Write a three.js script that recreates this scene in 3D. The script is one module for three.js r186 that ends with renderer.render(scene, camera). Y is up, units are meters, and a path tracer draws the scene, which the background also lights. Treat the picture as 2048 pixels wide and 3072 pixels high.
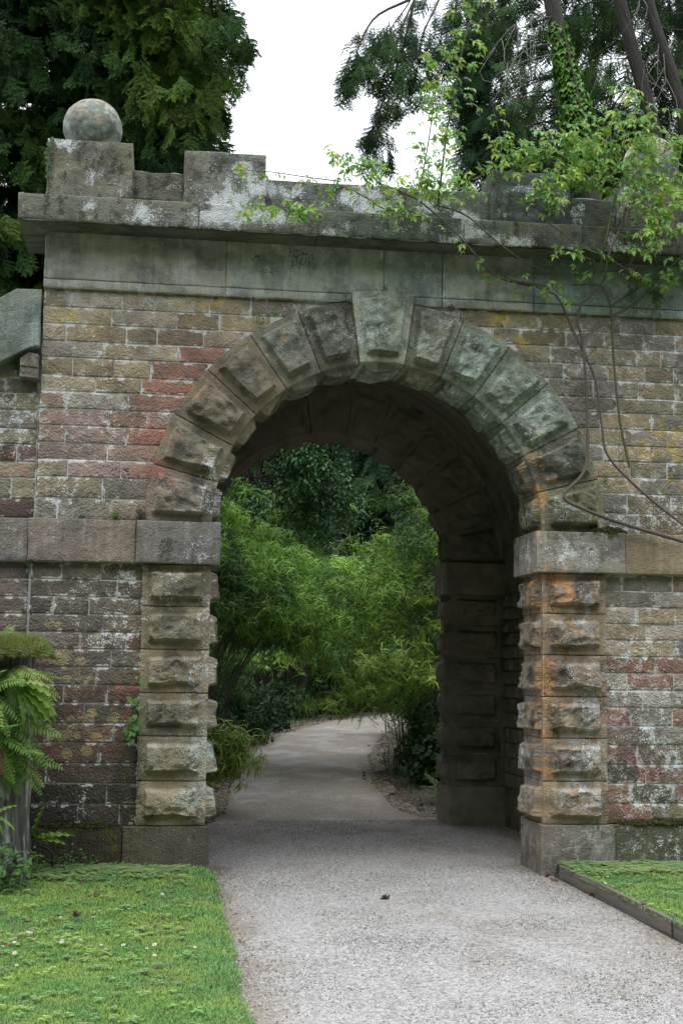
import * as THREE from 'three';

// ───────────────────────────── camera, sky, sun, exposure ─────────────────────────────
const scene = new THREE.Scene();
const camera = new THREE.PerspectiveCamera(42.13, 682 / 1024, 0.05, 500);
camera.position.set(-1.3965, 1.62, 10.433);
{
  const R = new THREE.Vector3(0.99045, 0.01254, 0.13729), U = new THREE.Vector3(-0.02818, 0.99324, 0.11259), F = new THREE.Vector3(0.13495, 0.11538, -0.98411);
  camera.quaternion.setFromRotationMatrix(new THREE.Matrix4().makeBasis(R, U, F.negate()));
}
const renderer = new THREE.WebGLRenderer();
renderer.toneMapping = THREE.LinearToneMapping;
renderer.toneMappingExposure = 1.0;
renderer.shadowMap.enabled = true;
{ // bright overcast sky, brightest overhead
  const W = 64, H = 64, d = new Float32Array(W * H * 4);
  for (let j = 0; j < H; j++) for (let i = 0; i < W; i++) {
    const e = ((j + 0.5) / H - 0.5) * Math.PI, s = Math.max(0, Math.sin(e)), L = 2.85 * (1 + 2.1 * s) / 3.1, k = (j * W + i) * 4;
    d[k] = L * 0.955; d[k + 1] = L * 1.0; d[k + 2] = L * 1.085; d[k + 3] = 1;
  }
  const t = new THREE.DataTexture(d, W, H, THREE.RGBAFormat, THREE.FloatType);
  t.mapping = THREE.EquirectangularReflectionMapping; t.magFilter = THREE.LinearFilter; t.minFilter = THREE.LinearFilter; t.needsUpdate = true;
  scene.background = t; scene.environment = t;
}
const sun = new THREE.DirectionalLight(new THREE.Color(1, 0.985, 0.95), 1.0);
sun.position.set(-5, 22, 8); sun.target.position.set(0, 0, 0);
sun.castShadow = true; sun.shadow.radius = 55;
Object.assign(sun.shadow.camera, { left: -16, right: 16, top: 20, bottom: -20, near: 1, far: 80 });
scene.add(sun, sun.target);

// ───────────────────────────── helpers ─────────────────────────────
function rng(a) { return () => { a = (a + 0x6D2B79F5) | 0; let t = Math.imul(a ^ (a >>> 15), 1 | a); t = (t + Math.imul(t ^ (t >>> 7), 61 | t)) ^ t; return ((t ^ (t >>> 14)) >>> 0) / 4294967296; }; }
const LAT = new Float32Array(65536); { const r = rng(77); for (let i = 0; i < 65536; i++) LAT[i] = r(); }
function noise(x, y) {
  const xf = Math.floor(x), yf = Math.floor(y); let u = x - xf, v = y - yf; u = u * u * (3 - 2 * u); v = v * v * (3 - 2 * v);
  const x0 = xf & 255, x1 = (xf + 1) & 255, y0 = (yf & 255) << 8, y1 = ((yf + 1) & 255) << 8;
  const a = LAT[y0 | x0], b = LAT[y0 | x1], c = LAT[y1 | x0], d = LAT[y1 | x1];
  return a + (b - a) * u + (c - a) * v + (a - b - c + d) * u * v;
}
function fbm(x, y, o = 4) { let s = 0, a = 0.5, n = 0; for (let i = 0; i < o; i++) { s += a * noise(x, y); n += a; a *= 0.5; x = x * 2.03 + 17.3; y = y * 2.03 + 9.1; } return s / n; }
const cl = (x, a = 0, b = 1) => x < a ? a : x > b ? b : x, ss = (a, b, x) => { const t = cl((x - a) / (b - a)); return t * t * (3 - 2 * t); }, lerp = (a, b, t) => a + (b - a) * t;
const lin = (c) => { c /= 255; return c <= 0.04045 ? c / 12.92 : Math.pow((c + 0.055) / 1.055, 2.4); };
const KSEEN = 0.65; // what the overcast sky leaves of a stone's own colour on an upright face
const ph = (r, g, b) => [Math.min(0.85, lin(r) / KSEEN), Math.min(0.85, lin(g) / KSEEN), Math.min(0.85, lin(b) / KSEEN)];
const ENC = new Uint8Array(4097); for (let i = 0; i <= 4096; i++) { const l = i / 4096; ENC[i] = Math.round(255 * (l <= 0.0031308 ? 12.92 * l : 1.055 * Math.pow(l, 1 / 2.4) - 0.055)); }
const enc = (l) => ENC[(cl(l) * 4096) | 0];
const V3 = (x, y, z) => new THREE.Vector3(x, y, z);
const used = {};
function numbered(n) { if (used[n] === undefined) { used[n] = 0; return n; } used[n]++; return n + '_' + String(used[n]).padStart(3, '0'); }
function tag(o, label, category, group) { o.userData.label = label; if (category) o.userData.category = category; if (group) o.userData.group = group; return o; }
function thing(name, label, category, pos = [0, 0, 0], group) { const o = new THREE.Group(); o.name = numbered(name); o.position.set(...pos); scene.add(o); return tag(o, label, category, group); }
function kind(o, k) { o.userData.kind = k; return o; }
function tex(W, H, fn, { srgb = true, wrap = true } = {}) { // fn(i, j, out) writes bytes
  const d = new Uint8Array(W * H * 4), o = [0, 0, 0];
  for (let j = 0; j < H; j++) for (let i = 0; i < W; i++) { fn(i, j, o); const k = (j * W + i) * 4; d[k] = o[0]; d[k + 1] = o[1]; d[k + 2] = o[2]; d[k + 3] = 255; }
  const t = new THREE.DataTexture(d, W, H, THREE.RGBAFormat); if (srgb) t.colorSpace = THREE.SRGBColorSpace;
  t.wrapS = t.wrapT = wrap ? THREE.RepeatWrapping : THREE.ClampToEdgeWrapping; t.magFilter = THREE.LinearFilter; t.minFilter = THREE.LinearMipmapLinearFilter; t.needsUpdate = true; return t;
}
// geometry collector
const MX0 = -3.0, MY0 = -0.3, MS = 6.6; // the part of the wall that the stone map covers (metres)
class GB {
  constructor(color) { this.p = []; this.u = []; this.i = []; this.c = color ? [] : null; }
  v(x, y, z, u, w, c) { this.p.push(x, y, z); this.u.push(u ?? (x - MX0) / MS, w ?? (y - MY0) / MS); if (this.c) this.c.push(...(c || [1, 1, 1])); return this.p.length / 3 - 1; }
  tri(a, b, c) { this.i.push(a, b, c); }
  quad(a, b, c, d) { this.i.push(a, b, c, a, c, d); }
  grid(S, T, fn) { // S, T: lists of parameters
    const b = this.p.length / 3, n = S.length;
    for (const t of T) for (const s of S) { const q = fn(s, t); this.v(q[0], q[1], q[2], q[3], q[4], q[5]); }
    for (let j = 0; j + 1 < T.length; j++) for (let i = 0; i + 1 < n; i++) { const k = b + j * n + i; this.quad(k, k + 1, k + n + 1, k + n); }
  }
  tube(pts, r0, r1, seg, rad = 6, c, uvs = 1) { // pts: Vector3 list
    const cv = new THREE.CatmullRomCurve3(pts, false, 'centripetal'), b = this.p.length / 3, up = V3(0.13, 0.31, 0.94).normalize(); let prev = null, len = 0;
    for (let k = 0; k <= seg; k++) {
      const t = k / seg, P = cv.getPoint(t), T = cv.getTangent(t), A = V3().crossVectors(T, up).normalize(), B = V3().crossVectors(T, A), r = lerp(r0, r1, t);
      if (prev) len += P.distanceTo(prev); prev = P;
      for (let m = 0; m <= rad; m++) { const a = m / rad * Math.PI * 2, ca = Math.cos(a) * r, sa = Math.sin(a) * r; this.v(P.x + A.x * ca + B.x * sa, P.y + A.y * ca + B.y * sa, P.z + A.z * ca + B.z * sa, m / rad * uvs, len, c); }
    }
    for (let k = 0; k < seg; k++) for (let m = 0; m < rad; m++) { const q = b + k * (rad + 1) + m; this.quad(q, q + 1, q + rad + 2, q + rad + 1); }
  }
  leaf(o, d, n, L, W, fold = 0.25, curl = 0.2, c) { // pointed leaf from o along d, face n
    const s = V3().crossVectors(d, n).normalize(), q = (a, w, h) => this.v(o.x + d.x * a * L + s.x * w * W + n.x * h * L, o.y + d.y * a * L + s.y * w * W + n.y * h * L, o.z + d.z * a * L + s.z * w * W + n.z * h * L, a, 0.5 + w, c);
    const f = fold * W / L, m0 = q(0, 0, 0), m1 = q(0.4, 0, -curl * 0.16), m2 = q(0.75, 0, -curl * 0.5), tip = q(1, 0, -curl), l1 = q(0.33, 0.5, f - curl * 0.11), l2 = q(0.7, 0.36, f - curl * 0.45), r1 = q(0.33, -0.5, f - curl * 0.11), r2 = q(0.7, -0.36, f - curl * 0.45);
    this.i.push(m0, m1, l1, l1, m1, m2, l1, m2, l2, l2, m2, tip, m0, r1, m1, r1, m2, m1, r1, r2, m2, r2, tip, m2);
  }
  blade(o, d, n, L, W, curl, c) { // a slim leaf of four triangles
    const s = V3().crossVectors(d, n).normalize(), q = (a, w, h) => this.v(o.x + d.x * a * L + s.x * w * W + n.x * h * L, o.y + d.y * a * L + s.y * w * W + n.y * h * L, o.z + d.z * a * L + s.z * w * W + n.z * h * L, a, 0.5 + w, c);
    const a = q(0, 0.18, 0), b = q(0, -0.18, 0), e = q(0.45, 0.5, -curl * 0.2), f = q(0.45, -0.5, -curl * 0.2), t = q(1, 0, -curl);
    this.i.push(a, b, f, a, f, e, e, f, t);
  }
  geo() {
    const g = new THREE.BufferGeometry();
    g.setAttribute('position', new THREE.Float32BufferAttribute(this.p, 3)); g.setAttribute('uv', new THREE.Float32BufferAttribute(this.u, 2));
    if (this.c) g.setAttribute('color', new THREE.Float32BufferAttribute(this.c, 3));
    g.setIndex(this.i); g.computeVertexNormals(); return g;
  }
  mesh(name, mat, parent = scene) { const m = new THREE.Mesh(this.geo(), mat); m.name = numbered(name); m.castShadow = m.receiveShadow = true; parent.add(m); return m; }
}
function inst(name, geo, mat, list, parent) { // list: [Matrix4, Color]
  const m = new THREE.InstancedMesh(geo, mat, list.length); m.name = numbered(name); const c = new THREE.Color();
  list.forEach(([M, q], i) => { m.setMatrixAt(i, M); if (q) m.setColorAt(i, c.setRGB(q[0], q[1], q[2])); });
  m.castShadow = m.receiveShadow = true; parent.add(m); m.userData.kind = 'stuff'; return m;
}
const _q = new THREE.Quaternion(), _m = new THREE.Matrix4();
function aim(pos, dir, spin, sc) { // matrix that turns local +y to dir
  const q = new THREE.Quaternion().setFromUnitVectors(V3(0, 1, 0), dir.clone().normalize()); q.multiply(_q.setFromAxisAngle(V3(0, 1, 0), spin));
  return new THREE.Matrix4().compose(pos, q, typeof sc === 'number' ? V3(sc, sc, sc) : sc);
}
const steps = (n, a = 0, b = 1) => Array.from({ length: n + 1 }, (_, i) => lerp(a, b, i / n));

// ───────────────────────────── the stones: where each one is and its own colour ─────────────────────────────
const XA = -1.5175, XB = -0.9892, XC = 1.6842, XD = 2.2126, CX = 0.3475, CYS = 2.7285, RI = 1.337, RO = 1.862, DF = 0.59, ZR = -3.35;
const WL = -2.357, WR = 3.05; // ends of the gate's front
const rowY = [4.566, 4.415, 4.28, 4.14, 4.009, 3.864, 3.738, 3.6, 3.465, 3.331, 3.197, 3.062, 2.896, 2.7285];
const lowY = [2.395, 2.259, 2.126, 1.992, 1.859, 1.727, 1.592, 1.454, 1.316, 1.166, 1.018, 0.861, 0.71, 0.552, 0.3935];
const upJ = [[-2.15, -1.74, -1.39, -1.05, -0.72, -0.35], [-1.82, -1.31, -0.97], [-2.17, -1.7, -1.46, -1.09], [-1.88, -1.63, -1.29], [-2.11, -1.79, -1.5], [-1.93, -1.57], [-2.15, -1.67], [-1.82, -1.52], [-2.15, -1.68], [-1.82], [-2.12, -1.71], [-1.85], [-2.19, -1.79]];
const upK = [[1.38, 1.67, 2.02, 2.37, 2.67], [1.51, 1.9, 2.23, 2.57, 2.85], [1.77, 2.17, 2.51, 2.72], [1.88, 2.26, 2.58, 2.83], [2.13, 2.52, 2.85], [2.33, 2.83], [2.19, 2.63], [2.38, 2.77], [2.22, 2.62], [2.44, 2.76], [2.52], [2.41, 2.79], [2.51]];
const loJ = [[-2.14, -1.84], [-1.71], [-2.19, -1.92], [-1.81], [-1.98, -1.63], [-1.74], [-1.85], [-2.09, -1.76], [-1.93], [-2.18, -1.7], [-1.81], [-2.19], [-1.74], [-1.95, -1.64]];
const loK = [[2.36, 2.79], [2.66], [2.47, 2.81], [2.56], [2.4, 2.81], [2.63], [2.39, 2.79], [2.52], [2.42, 2.77], [2.6], [2.47, 2.8], [2.54], [2.41, 2.77], [2.58]];
const flY = [4.2, 4.08, 3.96, 3.84, 3.715, 3.585, 3.437, 3.313, 3.177, 3.048, 2.884, 2.733], flJ = [[-2.8], [-2.7], [-2.55], [-2.62], [-2.55], [-2.72], [-2.8], [-2.52], [-2.66], [-2.55], [-2.8]];
const flY2 = [2.395, 2.259, 2.126, 1.992, 1.859, 1.727, 1.592, 1.454, 1.316, 1.166, 1.018, 0.861, 0.71, 0.552, 0.3935];
const R0 = rng(5), pick = (r, l) => l[Math.min(l.length - 1, Math.floor(r() * l.length))];
const jit = (r, c, a = 0.16) => { const k = 1 + (r() - 0.5) * 2 * a; return [c[0] * k * (1 + (r() - 0.5) * 0.06), c[1] * k, c[2] * k * (1 + (r() - 0.5) * 0.08)]; };
const P = {
  tan: [ph(143, 130, 106), ph(138, 127, 104), ph(146, 134, 115), ph(127, 115, 93), ph(144, 135, 122)],
  pink: [ph(140, 122, 112), ph(134, 118, 108), ph(146, 131, 118), ph(130, 110, 98)],
  red: [ph(124, 99, 86), ph(128, 98, 84), ph(118, 97, 86)],
  gry: [ph(124, 117, 106), ph(118, 112, 100), ph(128, 119, 100), ph(112, 106, 98)],
  oli: [ph(122, 114, 90), ph(127, 118, 95), ph(116, 108, 90)],
  brn: [ph(98, 90, 78), ph(104, 94, 84), ph(92, 86, 76)],
  mar: [ph(88, 72, 64), ph(92, 78, 68), ph(84, 70, 63), ph(86, 78, 67)],
  drk: [ph(60, 55, 47), ph(66, 58, 50), ph(55, 52, 46)],
  wht: [ph(150, 144, 134), ph(140, 134, 124)],
};
const blocks = []; // {x0,x1,y0,y1,kind,c,...}
function addBlock(b) { b.id = blocks.length; blocks.push(b); return b; }
const bricks = [], flankBricks = [];
function courses(Y, J, xl, xr, colour, out, ring) {
  for (let k = 0; k + 1 < Y.length; k++) {
    let L = xl, Rr = xr; const ym = (Y[k] + Y[k + 1]) / 2;
    if (ring) { const yy = Y[k + 1], dx = Math.sqrt(Math.max(0, 1.80 * 1.80 - (yy - CYS) ** 2)); if (ring < 0) Rr = CX - dx; else L = CX + dx; }
    const cut = [L, ...(J[k] || []).filter((x) => x > L + 0.05 && x < Rr - 0.05), Rr];
    for (let m = 0; m + 1 < cut.length; m++) out.push(addBlock({ x0: cut[m], x1: cut[m + 1], y0: Y[k + 1], y1: Y[k], kind: 'brick', c: jit(R0, colour(k, (cut[m] + cut[m + 1]) / 2, ym)), ang: (R0() < 0.5 ? 1 : -1) * (0.4 + R0() * 0.6), seed: R0() * 100 }));
  }
}
courses(rowY, upJ, WL, CX - 0.3, (k, x) => k === 0 && x > -0.8 ? pick(R0, P.gry) : k < 3 ? pick(R0, P.tan) : k < 6 ? (x > -1.62 ? pick(R0, R0() < 0.55 ? P.red : P.tan) : pick(R0, P.tan)) : k < 11 ? (x > -1.75 ? pick(R0, R0() < 0.55 ? P.red : P.pink) : pick(R0, R0() < 0.3 ? P.tan : P.pink)) : pick(R0, P.gry), bricks, -1);
courses(rowY, upK, CX + 0.3, WR, (k, x) => x < 2 ? pick(R0, R0() < 0.5 ? P.oli : P.gry) : R0() < 0.45 ? pick(R0, P.gry) : pick(R0, R0() < 0.5 ? P.oli : P.tan), bricks, 1);
courses(lowY, loJ, WL - 0.02, XA + 0.01, (k) => k < 4 ? pick(R0, P.brn) : k < 7 ? pick(R0, R0() < 0.5 ? P.brn : P.mar) : k < 12 ? pick(R0, P.mar) : pick(R0, P.drk), bricks, 0);
courses(lowY, loK, XD - 0.01, WR, (k) => k < 5 ? pick(R0, R0() < 0.5 ? P.gry : P.tan) : k < 8 ? pick(R0, R0() < 0.4 ? P.red : P.wht) : pick(R0, R0() < 0.4 ? P.brn : R0() < 0.5 ? P.gry : P.red), bricks, 0);
courses(flY, flJ, -2.98, WL - 0.01, (k) => k > 4 && R0() < 0.45 ? pick(R0, P.mar) : pick(R0, P.gry), flankBricks, 0);
courses(flY2, loJ.map((r) => [r[0] - 0.55]), -2.98, WL - 0.03, (k) => k < 5 ? pick(R0, P.brn) : pick(R0, P.drk), flankBricks, 0);
const blk = (x0, x1, y0, y1, kind, c, extra) => addBlock({ x0, x1, y0, y1, kind, c, ang: 0, seed: R0() * 100, ...extra });
const Q = {};
Q.impost = [[-2.98, -2.40, 112, 108, 102], [-2.395, -1.575, 116, 107, 98], [-1.575, XB + 0.0694, 104, 101, 97], [XC - 0.0694, 2.36, 128, 124, 114], [2.36, WR + 0.05, 130, 119, 98]].map((a) => blk(a[0], a[1], 2.395, 2.7285, 'dressed', ph(a[2], a[3], a[4])));
Q.plinth = [[-2.98, -1.61, 52, 47, 38], [-1.61, -0.955, 74, 70, 60], [1.6548, 2.262, 110, 105, 96], [2.262, WR + 0.05, 80, 80, 66]].map((a) => blk(a[0], a[1], -0.3, 0.3935, 'dressed', ph(a[2], a[3], a[4])));
Q.frieze = [[WL, -0.926, 158, 158, 150], [-0.926, 0.36, 156, 160, 152], [0.36, 0.845, 146, 154, 147], [0.845, 1.62, 152, 155, 147], [1.62, WR + 0.03, 128, 144, 137]].map((a) => blk(a[0], a[1], 4.566, 5.02, 'frieze', ph(a[2], a[3], a[4])));
Q.cornice = [[-2.547, -1.16, 98, 100, 88], [-1.16, -0.22, 106, 109, 101], [-0.22, 0.96, 96, 101, 92], [0.96, 1.95, 96, 99, 88], [1.95, 3.3, 76, 80, 68]].map((a) => blk(a[0], a[1], 5.0149, 5.225, 'cornice', ph(a[2], a[3], a[4])));
Q.parapet = [[-1.7, -1.29, 86, 88, 76], [-0.64, 0.52, 92, 95, 85], [0.52, 1.24, 82, 87, 77], [1.9, 2.32, 62, 68, 56]].map((a) => blk(a[0], a[1], 5.225, 5.535, 'cornice', ph(a[2], a[3], a[4])));
Q.merlon = [[-1.283, -0.628, 5.71, 106, 108, 98], [1.23, 1.9, 5.705, 62, 70, 64]].map((a) => blk(a[0], a[1], 5.225, a[2], 'merlon', ph(a[3], a[4], a[5])));
Q.pedestal = [[-2.355, -1.685, 102, 102, 88], [2.38, 3.05, 84, 86, 74]].map((a) => blk(a[0], a[1], 5.225, 5.735, 'merlon', ph(a[2], a[3], a[4])));
Q.cope = blk(-2.99, -2.362, 3.9, 4.7, 'frieze', ph(112, 120, 112));
const pierY = [2.395, 2.0668, 1.7337, 1.4002, 1.0701, 0.731, 0.3935];
Q.pierL = []; Q.pierR = [];
for (let k = 0; k < 6; k++) {
  Q.pierL.push(blk(XA, XB, pierY[k + 1], pierY[k], 'pier', jit(R0, ph(122, 115, 98), 0.06)));
  Q.pierR.push(blk(XC, XD, pierY[k + 1], pierY[k], 'pier', jit(R0, ph(132, 119, 100), 0.08)));
}
const VC = [[116, 111, 101], [108, 104, 90], [108, 103, 89], [112, 106, 90], [116, 119, 110], [98, 97, 90], [136, 142, 131], [116, 118, 106], [116, 124, 112], [118, 126, 112], [116, 126, 114], [104, 104, 94], [106, 104, 84]];
const VTH = [180, 165.9, 152.5, 138.8, 125, 111.6, 97.9, 82.1, 68.5, 55, 41.5, 27.7, 13.9, 0].map((a) => a * Math.PI / 180);
Q.vous = VC.map((c, k) => addBlock({ x0: 0, x1: 0, y0: 0, y1: 0, kind: 'vous', a1: VTH[k], a0: VTH[k + 1], key: k === 6, c: jit(R0, ph(...c), 0.05), ang: 0, seed: R0() * 100 }));

// ───────────────────────────── the stone map: each stone's colour, its grain, lichen, moss, rust and soot stains ─────────────────────────────
const N = 2048, IDM = new Int16Array(N * N).fill(-1);
function fillRect(b, gap) { const i0 = Math.ceil((b.x0 + gap - MX0) / MS * N), i1 = Math.floor((b.x1 - gap - MX0) / MS * N), j0 = Math.ceil((b.y0 + gap - MY0) / MS * N), j1 = Math.floor((b.y1 - gap - MY0) / MS * N); for (let j = Math.max(0, j0); j <= Math.min(N - 1, j1); j++) for (let i = Math.max(0, i0); i <= Math.min(N - 1, i1); i++) IDM[j * N + i] = b.id; }
for (const b of blocks) if (b.kind === 'brick') fillRect(b, 0.0055); else if (b.kind !== 'vous') fillRect(b, 0);
for (let j = 0; j < N; j++) for (let i = 0; i < N; i++) {
  const x = MX0 + (i + 0.5) / N * MS - CX, y = MY0 + (j + 0.5) / N * MS - CYS; if (y < -0.002) continue;
  const r = Math.hypot(x, y); if (r < 1.25 || r > 1.95) continue; const a = Math.atan2(y, x);
  for (const b of Q.vous) if (a >= b.a0 && a < b.a1 && r < (b.key ? 1.95 : RO + 0.005)) { IDM[j * N + i] = b.id; break; }
}
const STAIN = { white: ph(186, 190, 190), pale: ph(146, 158, 147), black: ph(40, 38, 34), red: ph(138, 82, 70), yellow: ph(158, 138, 58), orange: ph(168, 124, 74), moss: ph(62, 66, 24), tan: ph(150, 140, 100), grey: ph(148, 148, 146), green: ph(98, 110, 102) };
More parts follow.
